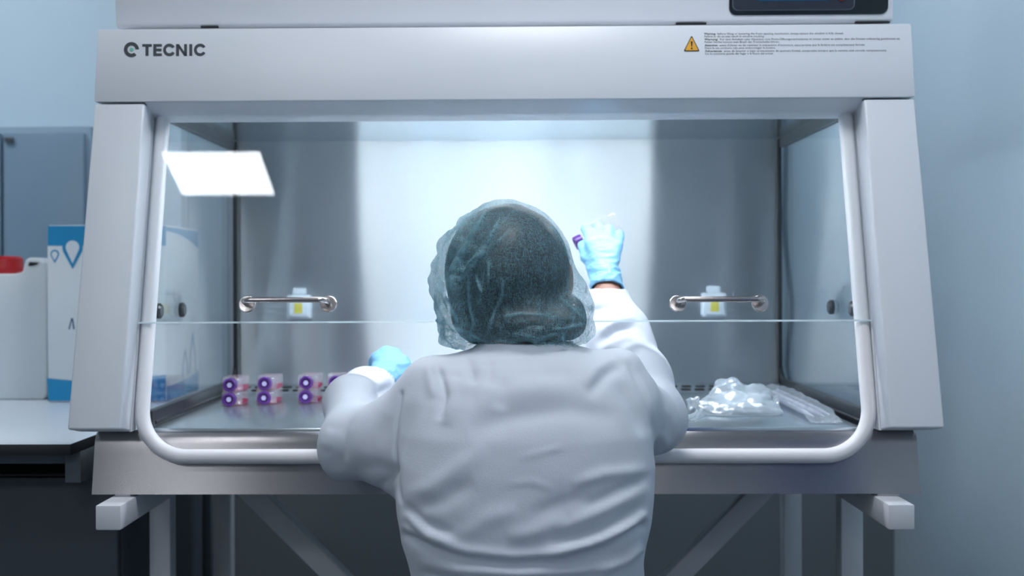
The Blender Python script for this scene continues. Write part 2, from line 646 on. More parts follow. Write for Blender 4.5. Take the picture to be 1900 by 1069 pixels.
#@@SECTION room
# ------------------------------------------------------------------ room shell
x0, x1, y0, y1, zc, zf = ROOM_X0, ROOM_X1, ROOM_Y0, ROOM_Y1, CEIL, -CAMZ
T = .12
structure('floor', MB().box(x0 - T, x1 + T, y0 - T, y1 + T, zf - .1, zf), M['floor'], smooth=False)
structure('ceiling', MB().box(x0 - T, x1 + T, y0 - T, y1 + T, zc, zc + .1), M['ceil'], smooth=False)
structure('wall_back', MB().box(x0 - T, x1 + T, y1, y1 + T, zf, zc), M['wall'], smooth=False)
structure('wall_right', MB().box(x1, x1 + T, y0, y1, zf, zc), M['wallr'], smooth=False)
structure('wall_left', MB().box(x0 - T, x0, y0, y1, zf, zc), M['wallf'], smooth=False)
structure('wall_front', MB().box(x0, x1, y0 - T, y0, zf, zc), M['wallf'], smooth=False)
structure('baseboard_back', MB().box(x0, x1, y1 - .012, y1, zf, zf + .1), M['benchframe'], smooth=False)
structure('baseboard_right', MB().box(x1 - .012, x1, y0, y1, zf, zf + .1), M['benchframe'], smooth=False)
# slim upright joint cover on the wall behind the bench
tx = P(346, 400, Y=y1)[0]
structure('trim_1', MB().box(tx - .011, tx + .009, y1 - .012, y1, -.4195, .45), M['cupboardf'], smooth=False)
structure('wall_shade_band', MB().box(x0, x1 - .0005, y1 - .011, y1, zf + .101, -.42), M['wallshade'], smooth=False)  # dark band on the lower wall, colour standing in for shade under the cabinet
# blue door, and panels added behind the camera for reflected streaks in the steel
structure('door_1', MB().box(x1 - .03, x1, -1.0, .15, zf, .85).box(x1 - .04, x1 - .03, -.98, .13, zf + .02, .83), M['doorblue'], smooth=False)
structure('streak_panel_1', MB().box(-1.27, -.45, y0, y0 + .04, zf, .9), M['streakbluegrey'], smooth=False)
structure('streak_panel_3', MB().box(-1.64, -1.28, y0, y0 + .03, zf, zc), M['streakgrey'], smooth=False)
structure('streak_panel_2', MB().box(x1 - .03, x1, -2.75, -1.6, zf, .9), M['streakbluegrey'], smooth=False)

# ------------------------------------------------------------------ ceiling panels
def ceiling_panel(cx, cy, sx, sy, label):
    t = thing('ceiling_light', (cx, cy, zc - .02), label, 'ceiling light', 'ceiling panels')
    f = MB()
    a, b, e = sx / 2, sy / 2, .015
    f.box(cx - a, cx + a, cy - b, cy - b + e, zc - .02, zc - .0005).box(cx - a, cx + a, cy + b - e, cy + b, zc - .02, zc - .0005)
    f.box(cx - a, cx - a + e, cy - b + e, cy + b - e, zc - .02, zc - .0005).box(cx + a - e, cx + a, cy - b + e, cy + b - e, zc - .02, zc - .0005)
    part('frame', f, M['white'], t)
    part('diffuser', MB().box(cx - a + e, cx + a - e, cy - b + e, cy + b - e, zc - .014, zc - .008), M['panelem'], t, smooth=False)
ceiling_panel(-1.125, -.150, .404, .352, 'small square ceiling panel mirrored in the sash glass')
ceiling_panel(.35, -2.35, .6, .6, 'large square unseen ceiling panel, added to light the seated person from behind')  # added out of view as light on the person's back
ceiling_panel(-1.9, -2.35, .6, .6, 'large square unseen ceiling panel near the far left corner, added to light the person from behind')  # second added panel out of view, more light from behind
ceiling_panel(-1.75, 2.35, .52, .52, 'large square unseen ceiling panel over the bench, added to brighten the wall')  # added out of view to brighten the wall behind the bench
ceiling_panel(.42, 2.75, .38, .38, 'small square unseen ceiling panel above the back of the cabinet, added to brighten the walls')  # added out of view to lift the back and right walls
ceiling_panel(.10, 1.10, .62, .62, 'large square unseen ceiling panel in front of the cabinet, added to brighten the header')  # added out of view to even out the light on the header

# ------------------------------------------------------------------ safety cabinet
CX = -.0085                                   # middle of the cabinet
SL = .2365                                    # lean of its front
def YA(z):                                    # face of the side columns
    return 1.8325 + SL * (z + .2415)
def YB(z):                                    # plane of the opening
    return YA(z) + .054
nB = np.array([0, -1, SL]) / math.hypot(1, SL)
pB = np.array([0, YB(0), 0])
cab = thing('safety_cabinet', (CX, 2.2, -.36), 'large white laminar flow safety cabinet with a leaning glass front and steel apron', 'cabinet')
XO, XI = .70, .6135
# header with its inward lip
hd = MB()
hp = [(1.958, .3035), (1.977, .432), (2.07, .432), (2.07, .3035)]
hd.prism([(CX - XO, a, b) for a, b in hp], (2 * XO, 0, 0))
header = part('header_panel', hd, M['white'], cab, bevel=.0025)
lp = [(1.964, .3032), (2.022, .2770), (2.030, .2770), (2.045, .3032)]
part('header_lip', MB().prism([(CX - XI, a, b) for a, b in lp], (2 * XI, 0, 0)), M['white'], cab)
# side columns
for s in (-1, 1):
    a, b = sorted((CX + s * XI, CX + s * XO))
    zb, zt = -.2415, .3005
    dz = .010
    cm = MB().hexa([(a, YA(zb), zb), (b, YA(zb), zb), (b, YA(zb) + .05, zb - dz), (a, YA(zb) + .05, zb - dz), (a, YA(zt), zt), (b, YA(zt), zt), (b, YA(zt) + .05, zt), (a, YA(zt) + .05, zt)])
    part('side_column', cm, M['white'], cab, bevel=.004, seg=3)
    # side cheek between the column and the side window
    ck = MB()
    a, b = sorted((CX + s * .612, CX + s * .680))
    ck.hexa([(a, YA(zb) + .05, zb - dz), (b, YA(zb) + .05, zb - dz), (b, YA(zb) + .10, zb - dz), (a, YA(zb) + .10, zb - dz), (a, YA(zt) + .05, zt), (b, YA(zt) + .05, zt), (b, YA(zt) + .10, zt), (a, YA(zt) + .10, zt)])
    part('side_cheek', ck, M['white'], cab)
# upper housing
hl, hr = P(215, 50, Y=2.022)[0], P(1657, 42, Y=2.022)[0]
hm = MB()
up_ = [(2.046, .4450), (2.036, .4450), (2.0275, .4463), (2.0235, .4490), (2.022, .4545), (2.0, .74), (2.60, .74), (2.60, .4450)]
hm.prism([(hl, a, b) for a, b in up_], (hr - hl, 0, 0))
housing = part('upper_housing', hm, M['white'], cab, bevel=.002)
def YH(z):
    return 2.022 + (z - .444) * (-.022 / .296)
nH = np.array([0, -1, -.022 / .296])
nH /= np.linalg.norm(nH)
def on_h(px, py, lift=.0):
    return onplane(px, py, (0, YH(.444), .444), nH) + nH * lift
part('housing_seam', MB().box(hl + .004, hr - .004, 2.052, 2.59, .4327, .4449), M['dark'], cab, smooth=False)
# finger slots under the housing
for (px0, px1) in ((1255, 1311), (1588, 1652), (372, 404)):
    a, b = on_h(px0, 44), on_h(px1, 44)
    part('finger_slot', MB().box(a[0], b[0], 2.0232, 2.03, .4442, .4464), M['dark'], housing, smooth=False)
# control panel
def rrect(x0_, x1_, z0_, z1_, r, n=6, corners='abcd'):
    pts = []
    for (cx_, cz_, a0, key) in ((x1_ - r, z1_ - r, 0, 'a'), (x0_ + r, z1_ - r, 90, 'b'), (x0_ + r, z0_ + r, 180, 'c'), (x1_ - r, z0_ + r, 270, 'd')):
        if key in corners:
            pts += [(cx_ + r * math.cos(R(a0 + 90 * i / n)), cz_ + r * math.sin(R(a0 + 90 * i / n))) for i in range(n + 1)]
        else:
            pts.append((cx_ + r * (1 if key in 'ad' else -1), cz_ + r * (1 if key in 'ab' else -1)))
    return pts
def panel_plate(name, px0, px1, pyb, ztop, r, lift, mt, parent, corners='abcd'):
    a, b = on_h(px0, pyb), on_h(px1, pyb)
    pts = [(x, YH(z) - lift, z) for x, z in rrect(a[0], b[0], a[2], ztop, r, corners=corners)]
    return part(name, MB().prism(pts, (0, .0008, 0)), mt, parent, smooth=False)
cp = panel_plate('control_panel', 1352.5, 1647, 28.5, .66, .013, .0012, M['panel'], cab)
panel_plate('screen_frame', 1358, 1585.5, 20.5, .60, .010, .0018, M['panelline'], cp)
panel_plate('screen_field', 1360.5, 1583, 18.8, .598, .009, .0024, M['panel2'], cp)
panel_plate('display_screen', 1404, 1536, 2.5, .56, .004, .0030, M['screen'], cp)
bc = on_h(1561, -8)
part('red_button', MB().lathe((bc[0], YH(bc[2]) - .0008, bc[2]), (0, -1, 0), [(0, .009), (.0035, .009), (.0045, .007)], 20), M['red'], cp)
# company mark and lettering on the header
nh = np.array([0, -.1285, .0190])
nh = np.array([0, -.1285, .0190]) / math.hypot(.1285, .0190)
def on_head(px, py, lift=.0006):
    return onplane(px, py, (0, 1.958, .3035), nh) + nh * lift
def flat(name, polys, mt, parent, where, thick=.0004):
    """outlines given in picture coordinates of the printed face, laid on that face"""
    mb = MB()
    for pl in polys:
        pts = [where(x, y) for x, y in pl]
        n = np.cross(pts[1] - pts[0], pts[2] - pts[0])
        mb.add(pts, [tuple(range(len(pts)))])
    me = part(name, mb, mt, parent, smooth=False)
    return me
def arc_quads(cx_, cy_, r0, r1, a0, a1, n=28):
    out = []
    for i in range(n):
        p, q = R(a0 + (a1 - a0) * i / n), R(a0 + (a1 - a0) * (i + 1) / n)
        out.append([(cx_ + r0 * math.cos(p), cy_ - r0 * math.sin(p)), (cx_ + r1 * math.cos(p), cy_ - r1 * math.sin(p)), (cx_ + r1 * math.cos(q), cy_ - r1 * math.sin(q)), (cx_ + r0 * math.cos(q), cy_ - r0 * math.sin(q))])
    return out
def disc(cx_, cy_, r, n=24):
    return [[(cx_ + r * math.cos(2 * math.pi * i / n), cy_ - r * math.sin(2 * math.pi * i / n)) for i in range(n)]]
k = 220 / 1900
def L(x, y):
    return (200 + x * k, 60 + y * k)
def LP(pl):
    return [[L(*p) for p in q] for q in pl]
lx, ly = L(381, 278)
flat('logo_ring', arc_quads(lx, ly, 64 * k, 121 * k, 1, 312), M['logo'], header, on_head)
flat('logo_dot', disc(lx, ly, 31 * k), M['mint'], header, on_head)
letters = LP([
    [(553, 190), (708, 190), (708, 233), (553, 233)], [(605, 233), (655, 233), (655, 380), (605, 380)],
    [(730, 190), (780, 190), (780, 380), (730, 380)], [(780, 190), (868, 190), (868, 233), (780, 233)], [(780, 263), (864, 263), (864, 304), (780, 304)], [(780, 338), (868, 338), (868, 380), (780, 380)],
    [(1095, 190), (1143, 190), (1143, 380), (1095, 380)], [(1224, 190), (1272, 190), (1272, 380), (1224, 380)], [(1095, 190), (1143, 190), (1272, 380), (1226, 380)],
    [(1306, 190), (1356, 190), (1356, 380), (1306, 380)]])
for cc in (988, 1481):
    lx, ly = L(cc, 283)
    letters += arc_quads(lx, ly, 53 * k, 100 * k, 30, 330)
flat('brand_lettering', letters, M['logo'], header, on_head)
# warning sign
def tri(cx_, top, bot, hw, r):
    pts = []
    for (ax_, ay_), (b1, b2) in (((cx_, top + r * 1.1), (150, 30)), ((cx_ + hw - r * 1.1, bot - r), (30, -90)), ((cx_ - hw + r * 1.1, bot - r), (270, 150))):
        pts += [(ax_ + r * math.cos(R(b1 + (b2 - b1) * i / 5)), ay_ - r * math.sin(R(b1 + (b2 - b1) * i / 5))) for i in range(6)]
    return pts
flat('warning_border', [tri(1283.2, 67.3, 95.6, 14.3, 1.6)], M['black'], header, on_head)
flat('warning_triangle', [tri(1283.2, 70.2, 94.0, 11.9, 1.2)], M['amber'], header, lambda x, y: on_head(x, y, .0010))
flat('warning_exclamation', [[(1281.2, 77.2), (1285.2, 77.2), (1284.0, 87.2), (1282.4, 87.2)]] + disc(1283.2, 90.4, 1.7), M['black'], header, lambda x, y: on_head(x, y, .0014))
def text_polys(body, bold):
    cu = bpy.data.curves.new('print', 'FONT')
    cu.body = body
    cu.size = 1
    cu.resolution_u = 2
    cu.offset = .018 if bold else .004
    o = bpy.data.objects.new('print', cu)
    COL.objects.link(o)
    dg = bpy.context.evaluated_depsgraph_get()
    me = bpy.data.meshes.new_from_object(o.evaluated_get(dg))
    v = [(q.co.x, q.co.y) for q in me.vertices]
    f = [tuple(p.vertices) for p in me.polygons]
    bpy.data.objects.remove(o)
    bpy.data.curves.remove(cu)
    bpy.data.meshes.remove(me)
    return v, f
def print_line(mb, body, px0, px1, py, h, bold=False, where=on_head, slope=-.004):
    v, f = text_polys(body, bold)
    w0, w1 = min(p[0] for p in v), max(p[0] for p in v)
    kx = (px1 - px0) / (w1 - w0)
    mb.add([where(px0 + (x - w0) * kx, py - y * h + slope * (x - w0) * kx) for x, y in v], f)
warn = [
    ('Warning:', 'before lifting or lowering the front opening mechanism, always ensure the window is fully closed.', 'Failure to do so may result in window cracking.', 1306.5, 1329, 1565, 1418, 64.6),
    ('Warnung:', 'Vor dem Anheben oder Absenken vom Front-\u00d6ffnungsmechanismus ist immer sicher zu stellen, dass das Fenster vollst\u00e4ndig geschlossen ist.', 'Fehler hierbei k\u00f6nnen zum Bruch der Frontscheibe f\u00fchren.', 1307, 1333, 1670, 1446, 75.0),
    ('Attention:', "avant d'\u00e9lever ou de rabaisser le m\u00e9canisme d'ouverture, assurez-vous que la fen\u00eatre est compl\u00e8tement ferm\u00e9e.", 'Dans le cas contraire cela peut endommager la fen\u00eatre.', 1307.5, 1333, 1605, 1439, 86.0),
    ('Advertencia:', 'antes de levantar o bajar el mecanismo de apertura frontal, compruebe siempre que la ventana est\u00e9 cerrada completamente.', 'De lo contrario puede dar lugar a la fisura del cristal.', 1308, 1341, 1645, 1435, 96.6)]
wt, wb_ = MB(), MB()
for b_, t1, t2, a0, a1, e1, e2, yy in warn:
    print_line(wb_, b_, a0, a1 - 1, yy, 5.2, True)
    print_line(wt, t1, a1 + 2, e1, yy - .1, 5.2)
    print_line(wt, t2, a0 + .5, e2, yy + 4.9, 5.2)
part('warning_print', wt, M['ink'], header, smooth=False, recalc=False)
part('warning_heading', wb_, M['inkb'], header, smooth=False, recalc=False)

# chamber
XB = .600
bxc = -.0036
part('back_panel', MB().box(bxc - XB, bxc + XB, 2.545, 2.552, -.262, .304), M['steel_back'], cab, smooth=False)
part('chamber_ceiling', MB().box(bxc - XB, bxc + XB, 2.115, 2.545, .304, .312), M['steel_ceiling'], cab, smooth=False)
lh = MB()
lpz = [(2.047, .3035), (2.047, .339), (2.118, .339), (2.118, .3045), (2.113, .3045), (2.113, .335), (2.052, .335), (2.052, .3035)]
lh.prism([(CX - .6, a, b) for a, b in lpz], (1.2, 0, 0))
lamp = part('lamp_housing', lh, M['white'], cab)
part('fluorescent_tube', MB().lathe((CX - .383, 2.080, .304), (1, 0, 0), [(0, .012), (.766, .012)], 20), M['tubeem'], lamp)
for xx_ in (CX - .395, CX + .3832):
    part('tube_cap', MB().lathe((xx_, 2.080, .304), (1, 0, 0), [(0, .0125), (.0118, .0125)], 20), M['whitetube'], lamp)
part('chamber_back_shell', MB().box(CX - .612, CX + .612, 2.556, 2.60, -.355, .432), M['white'], cab, smooth=False)
part('roof_shell', MB().box(CX - .68, CX + .68, 2.075, 2.556, .34, .4325), M['white'], cab, smooth=False)
for s in (-1, 1):
    part('corner_seal', MB().box(*sorted((bxc + s * .5945, bxc + s * .6035)), 2.526, 2.5445, -.235, .302), M['rubber'], cab, smooth=False)
    # side window: leaning front edge, upright back edge
    a, b = sorted((bxc + s * .6055, bxc + s * .6115))
    zb, zt = -.236, .284
    yf0, yf1 = YA(zb) + .10, YA(zt) + .10
    g = part('side_window', MB().hexa([(a, yf0, zb), (b, yf0, zb), (b, 2.532, zb), (a, 2.532, zb), (a, yf1, zt), (b, yf1, zt), (b, 2.532, zt), (a, 2.532, zt)]), M['sideglass'], cab, smooth=False)
    a, b = sorted((bxc + s * .5985, bxc + s * .613))
    part('window_rail', MB().box(a, b, 2.07, 2.533, .2835, .3035), M['rubber2'], g, smooth=False)
    rr = MB().box(a, b, 1.935, 2.533, -.262, -.2235)
    part('window_rail', rr, M['rubber2'], g, bevel=.002)
    a2, b2 = sorted((bxc + s * .5975, bxc + s * .604))
    part('window_gasket', MB().sweep([(bxc + s * .6005, 1.95, -.2445), (bxc + s * .6005, 2.52, -.2445)], .004, 8), M['rubber'], g)
    # rounded inner corner at the back
    cor = [(2.533, -.2235)] + [(2.533 - .05 + .05 * math.cos(R(t)), -.2235 + .05 - .05 * math.sin(R(t))) for t in range(0, 91, 10)]
    part('window_corner', MB().prism([(a2, y, z) for y, z in cor], (b2 - a2, 0, 0)), M['rubber2'], g, smooth=False)
    # two stoppers
    for px, py in (((297, 577), (340, 575)) if s < 0 else ((1540, 570), (1580, 573))):
        q = P(px, py, X=bxc + s * .600)
        part('port_stopper', MB().lathe((bxc + s * .6054, q[1], q[2]), (-s, 0, 0), [(0, .0135), (.006, .0135), (.009, .010), (.0095, .004)], 24), M['rubber2'], g)
# work tray, perforated riser, sill
tray = part('work_tray', MB().box(CX - .594, CX + .594, 1.914, 2.497, -.258, -.250), M['steel_tray'], cab, bevel=.0015)
rs = MB()
rz = [(2.500, -.2515), (2.543, -.2355)]
n_ = np.array([0, -(rz[1][1] - rz[0][1]), rz[1][0] - rz[0][0]])
n_ /= np.linalg.norm(n_)
rs.hexa([(CX - .594, 2.498, -.2585), (CX + .594, 2.498, -.2585), (CX + .594, 2.544, -.2585), (CX - .594, 2.544, -.2585), (CX - .594, 2.498, -.2505), (CX + .594, 2.498, -.2505), (CX + .594, 2.544, -.2345), (CX - .594, 2.544, -.2345)], 0)
for row, yy in enumerate((2.5115, 2.5275)):
    zz = -.2505 + (yy - 2.498) / .046 * .016
    for i in range(39):
        xc = CX - .575 + i * .0303 + row * .004
        pts = []
        for t in range(12):
            a = 2 * math.pi * t / 12
            dx, dy = .0062 * (1 if math.cos(a) > 0 else -1) + .0052 * math.cos(a), .0054 * math.sin(a)
            pts.append(np.array([xc + dx, yy + dy, zz + dy * .348]) + n_ * .0003)
        rs.add(pts, [tuple(range(12))], 1)
part('perforated_riser', rs, [M['steel_tray'], M['dark']], cab, smooth=False, recalc=False)
ap = [(1.8855, -.3555), (1.8988, -.287), (1.9005, -.274), (1.9035, -.265), (1.9085, -.2582), (1.915, -.2552), (1.94, -.2552), (1.94, -.345), (2.556, -.345), (2.556, -.3555)]
part('apron', MB().prism([(CX - .68, a, b) for a, b in ap], (1.36, 0, 0)), M['steel_apron'], cab, angle=50)
part('base_pan', MB().box(CX - .68, CX + .68, 1.941, 2.556, -.3445, -.263), M['steel_apron'], cab, smooth=False)
# white tubular rim round the opening
yo = .0065
lt, lb = onplane(300, 225, pB, nB), onplane(262, 760, pB, nB)
rt, rb_ = onplane(1571, 220, pB, nB), onplane(1614, 760, pB, nB)
bl = onplane(560, 848.5, pB, nB)
zbm = bl[2]
def left_x(z):
    return lt[0] + (lb[0] - lt[0]) * (z - lt[2]) / (lb[2] - lt[2])
def right_x(z):
    return rt[0] + (rb_[0] - rt[0]) * (z - rt[2]) / (rb_[2] - rt[2])
path = []
RR = .078
for i in range(12):
    z = .285 + (zbm + RR - .285) * i / 12
    path.append((left_x(z), YB(z) + yo, z))
for t in range(0, 91, 6):
    z = zbm + RR - RR * math.sin(R(t))
    path.append((left_x(zbm) + RR - RR * math.cos(R(t)), YB(z) + yo, z))
xa, xb2 = path[-1][0], right_x(zbm) - RR
for i in range(1, 14):
    path.append((xa + (xb2 - xa) * i / 14, YB(zbm) + yo, zbm))
for t in range(0, 91, 6):
    z = zbm + RR - RR * math.cos(R(t))
    path.append((xb2 + RR * math.sin(R(t)), YB(z) + yo, z))
for i in range(1, 13):
    z = zbm + RR + (.285 - zbm - RR) * i / 12
    path.append((right_x(z), YB(z) + yo, z))
part('opening_rim', MB().sweep(path, .0122, 16), M['whitetube'], cab)
# sliding sash
zs = onplane(940, 595, pB, nB)[2]
xs = .611
def YS(z):
    return YB(z) - .0105
sg = MB().hexa([(CX - xs, YS(zs), zs), (CX + xs, YS(zs), zs), (CX + xs, YS(zs) + .006, zs), (CX - xs, YS(zs) + .006, zs), (CX - xs, YS(.30), .30), (CX + xs, YS(.30), .30), (CX + xs, YS(.30) + .006, .30), (CX - xs, YS(.30) + .006, .30)])
sash = part('sash_pane', sg, M['glass'], cab, smooth=False)
part('sash_edge', MB().box(CX - xs, CX + xs, YS(zs) - .0002, YS(zs) + .0062, zs - .0027, zs), M['edge'], sash, smooth=False)
# grab handles on the sash
pS = np.array([0, YS(0), 0])
for (pxa, pxb, py) in ((459, 610, 565), (1257, 1410, 564)):
    a, b = onplane(pxa, py, pS, nB), onplane(pxb, py - .3, pS, nB)
    st = .036
    pa_, pb_ = a + nB * st, b + nB * st
    d = (b - a) / np.linalg.norm(b - a)
    r_ = .012
    pth = [a + nB * .004, a + nB * (st - r_)] + [a + nB * (st - r_ + r_ * math.sin(R(t))) + d * r_ * (1 - math.cos(R(t))) for t in range(15, 91, 15)]
    pth += [b + nB * (st - r_ + r_ * math.cos(R(t))) - d * r_ * (1 - math.sin(R(t))) for t in range(0, 76, 15)] + [b + nB * (st - r_), b + nB * .004]
    h = part('grab_handle', MB().sweep(pth, .0048, 14), M['chrome'], cab)
    for q in (a, b):
        part('handle_flange', MB().lathe(q + nB * .0004, nB, [(0, .0142), (.0025, .0142), (.0042, .0128), (.0046, .006)], 28), M['chrome'], h)
# power sockets on the back panel
for (pxc, pyc) in ((554.5, 569.5), (1325, 566)):
    c = P(pxc, pyc, Y=2.53)
    s = 2.53 / F
    w_, h_ = 22.5 * s, 22 * s
    so = part('power_socket', MB().prism([(c[0] + x, 2.5445, c[2] + z) for x, z in rrect(-w_, w_, -h_, h_, .004)], (0, -.016, 0)), M['socket'], cab, bevel=.0015)
    part('socket_hinge', MB().prism([(c[0] + x, 2.5445, c[2] + z) for x, z in rrect(-12 * s, 12 * s, h_ + .0003, h_ + 13 * s, .003)], (0, -.012, 0)), M['socket'], so, bevel=.001)
    part('socket_lid', MB().prism([(c[0] + x, 2.528, c[2] + z) for x, z in rrect(-w_ * .8, w_ * .8, -h_ * .82, h_ * .85, .004)], (0, -.006, 0)), M['socket'], so, bevel=.002)
    part('socket_sticker', MB().box(c[0] - 7.5 * s, c[0] + 7.5 * s, 2.5212, 2.5219, c[2] - 12 * s, c[2] + 7 * s), M['yellow'], so, smooth=False)

# ------------------------------------------------------------------ stand
st = thing('cabinet_stand', (CX, 2.2, -CAMZ), 'grey square tube steel stand with diagonal braces under the cabinet', 'stand')
for (p0, p1) in ((176.5, 224), (1649, 1698)):
    a, b = P(p0, 960, Y=1.815)[0], P(p1, 960, Y=1.815)[0]
    part('top_rail', MB().box(a, b, 1.815, 2.62, -.3995, -.3595), M['stand'], st, bevel=.003)
    mid = (a + b) / 2
    part('rail_pad', MB().box(mid - .014, mid + .022 * (1 if p0 > 900 else .5), 1.89, 1.95, -.3594, -.3557), M['whitetube'], st, smooth=False)
for (p0, p1, Yf) in ((276.7, 316, 2.187), (1561, 1602, 2.187), (395, 428, 2.58), (1455, 1488, 2.58)):
    a, b = P(p0, 1000, Y=Yf)[0], P(p1, 1000, Y=Yf)[0]
    lg = part('leg', MB().box(a, b, Yf, Yf + .04, -CAMZ + .01, -.3997), M['stand'], st, bevel=.003)
    part('foot_pad', MB().box(a + .003, b - .003, Yf + .003, Yf + .037, -CAMZ, -CAMZ + .0099), M['rubber'], lg, smooth=False)
for s, (q0, q1, q2) in ((-1, ((440.5, 919), (493.5, 919), (591, 1069))), (1, ((1436, 918), (1382, 918), (1288.5, 1069)))):
    Yb = 2.32
    a, b, c = P(*q0, Y=Yb), P(*q1, Y=Yb), P(*q2, Y=Yb)
    d = (c - a) / (c[2] - a[2])
    def dn(p, z):
        return p + d * (z - p[2])
    zt, zl = -.36, -.93
    mb = MB()
    A, B, C_, D_ = dn(a, zt), dn(b, zt), dn(b, zl), dn(a, zl)
    mb.prism([A, B, C_, D_] if s < 0 else [B, A, D_, C_], (0, .04, 0))
    part('brace', mb, M['stand'], st, bevel=.003)
part('cross_bar', MB().box(CX - .66, CX + .66, 2.32, 2.36, -.97, -.931), M['stand'], st, bevel=.003)
for s in (-1, 1):
    part('side_bar', MB().box(*sorted((CX + s * .66, CX + s * .70)), 2.228, 2.579, -.97, -.931), M['stand'], st, bevel=.003)

# ------------------------------------------------------------------ bench on the left
BZ = -.2745
rx = P(131, 823, Y=1.9)[0]
be = thing('lab_bench', (rx - .7, 2.4, -CAMZ), 'white topped laboratory bench with a black edge standing beside the cabinet', 'bench')
top = part('worktop', MB().box(-2.4, rx, 1.9, 2.95, BZ - .0185, BZ - .0005), M['benchedge'], be, bevel=.001)
part('worktop_surface', MB().box(-2.399, rx - .0006, 1.9006, 2.949, BZ - .0004, BZ), M['bench'], be, smooth=False)
xr = P(120, 860, Y=1.945)[0]
part('front_rail', MB().box(-2.35, xr - .0005, 1.955, 1.985, BZ - .0415, BZ - .0188), M['benchframe'], be, bevel=.002)
xr2 = P(150, 860, Y=1.945)[0]
part('side_beam', MB().box(xr, xr2, 1.945, 2.9, BZ - .0725, BZ - .0188), M['benchframe'], be, bevel=.002)
for yy in (2.80,):
    part('leg', MB().box(xr, xr2, yy, yy + .04, -CAMZ, BZ - .073), M['benchframe'], be, bevel=.002)
    part('leg', MB().box(-2.3, -2.27, yy, yy + .04, -CAMZ, BZ - .0188), M['benchframe'], be, bevel=.002)
ub_x = P(221, 1000, Y=2.12)[0]
ub = thing('under_bench_unit', (ub_x - .4, 2.4, -CAMZ), 'dark grey storage unit standing under the bench', 'cupboard')
part('body', MB().box(-2.2, ub_x, 2.14, 2.7, -CAMZ + .06, BZ - .09), M['darkgrey'], ub, bevel=.002)
part('plinth', MB().box(-2.18, ub_x - .02, 2.17, 2.68, -CAMZ, -CAMZ + .0595), M['rubber2'], ub, smooth=False)
for i in range(2):
    w0 = -2.19 + i * (ub_x + 2.19) / 2
    part('door', MB().box(w0 + .003, w0 + (ub_x + 2.19) / 2 - .003, 2.121, 2.1398, -CAMZ + .065, BZ - .094), M['darkgrey'], ub, bevel=.002)

# grey-blue storage cupboard by the back wall
cw0, cw1 = -2.3, P(164, 400, Y=3.08)[0]
ct = P(60, 233, Y=3.08)[2]
cu = thing('storage_cupboard', ((cw0 + cw1) / 2, 3.15, -CAMZ), 'tall grey-blue storage cupboard behind the jerrycan and carton', 'cupboard')
part('body', MB().box(cw0, cw1, 3.10, 3.245, -CAMZ, ct), M['cupboardf'], cu, bevel=.002)
xm = P(4, 400, Y=3.08)[0]
zt = P(60, 246, Y=3.08)[2]
for a, b in ((cw0 + .02, xm - .006), (xm + .003, cw1 - .013)):
    part('door', MB().box(a, b, 3.082, 3.0995, -CAMZ + .08, zt), M['cupboard'], cu, bevel=.003)
q = P(17.5, 259.5, Y=3.08)
part('door_catch', MB().box(q[0] - .011, q[0] + .012, 3.072, 3.0815, q[2] - .006, q[2] + .006), M['darkgrey'], cu, bevel=.002)

# jerrycan
jy = 2.60
s = jy / F
jl, jr, jt = P(-110, 741, Y=jy)[0], P(87.5, 741, Y=jy)[0], P(60, 478, Y=jy)[2]
jc = thing('jerrycan', ((jl + jr) / 2, jy + .09, BZ), 'white translucent plastic jerrycan with a red screw cap standing on the bench', 'jerrycan')
body = [(jl, BZ + .0005), (jr, BZ + .0005), (jr, jt - .030)]
zsh = P(30, 508, Y=jy)[2]
jx = P(43, 500, Y=jy)[0]
body = [(jl + .012, BZ + .0005), (jr - .010, BZ + .0005), (jr - .002, BZ + .012), (jr, BZ + .10), (jr, jt - .034), (jr - .005, jt - .012), (jr - .018, jt - .002), (jr - .032, jt), (jx + .012, jt), (jx + .004, jt - .006), (jx, jt - .02), (jx - .002, zsh + .004), (jx - .02, zsh), (jl + .02, zsh), (jl, zsh - .02), (jl, BZ + .012)]
jb = part('body', MB().prism([(x, jy, z) for x, z in body], (0, .19, 0)), M['jerry'], jc, bevel=.010, seg=3, angle=50)
hc = P(63, 490, Y=jy)
hp_ = [(hc[0] - .013, hc[2] - .004), (hc[0] - .004, hc[2] - .0045), (hc[0] + .006, hc[2] - .002), (hc[0] + .013, hc[2] + .003), (hc[0] + .002, hc[2] + .004), (hc[0] - .010, hc[2] + .0045)]
part('handle_hole', MB().prism([(x, jy - .0012, z) for x, z in hp_], (0, .004, 0)), M['dark'], jb, smooth=False)
cc = P(0, 500, Y=jy + .05)
cr = P(38.5, 490, Y=jy + .05)[0] - P(-12, 490, Y=jy + .05)[0]
ccx, czb, czt = P(-12, 490, Y=jy + .05)[0], zsh + .0006, P(20, 475.5, Y=jy + .05)[2]
cz_ = czb + (czt - czb) * .25
prof = [(0, cr * 1.02), (cz_ - czb, cr * 1.02), (cz_ - czb + .001, cr * .97), (czt - czb - .006, cr * .95), (czt - czb - .001, cr * .88), (czt - czb, cr * .8)]
part('screw_cap', MB().lathe((ccx, jy + .06, czb), (0, 0, 1), prof, 40), M['redcap'], jc)

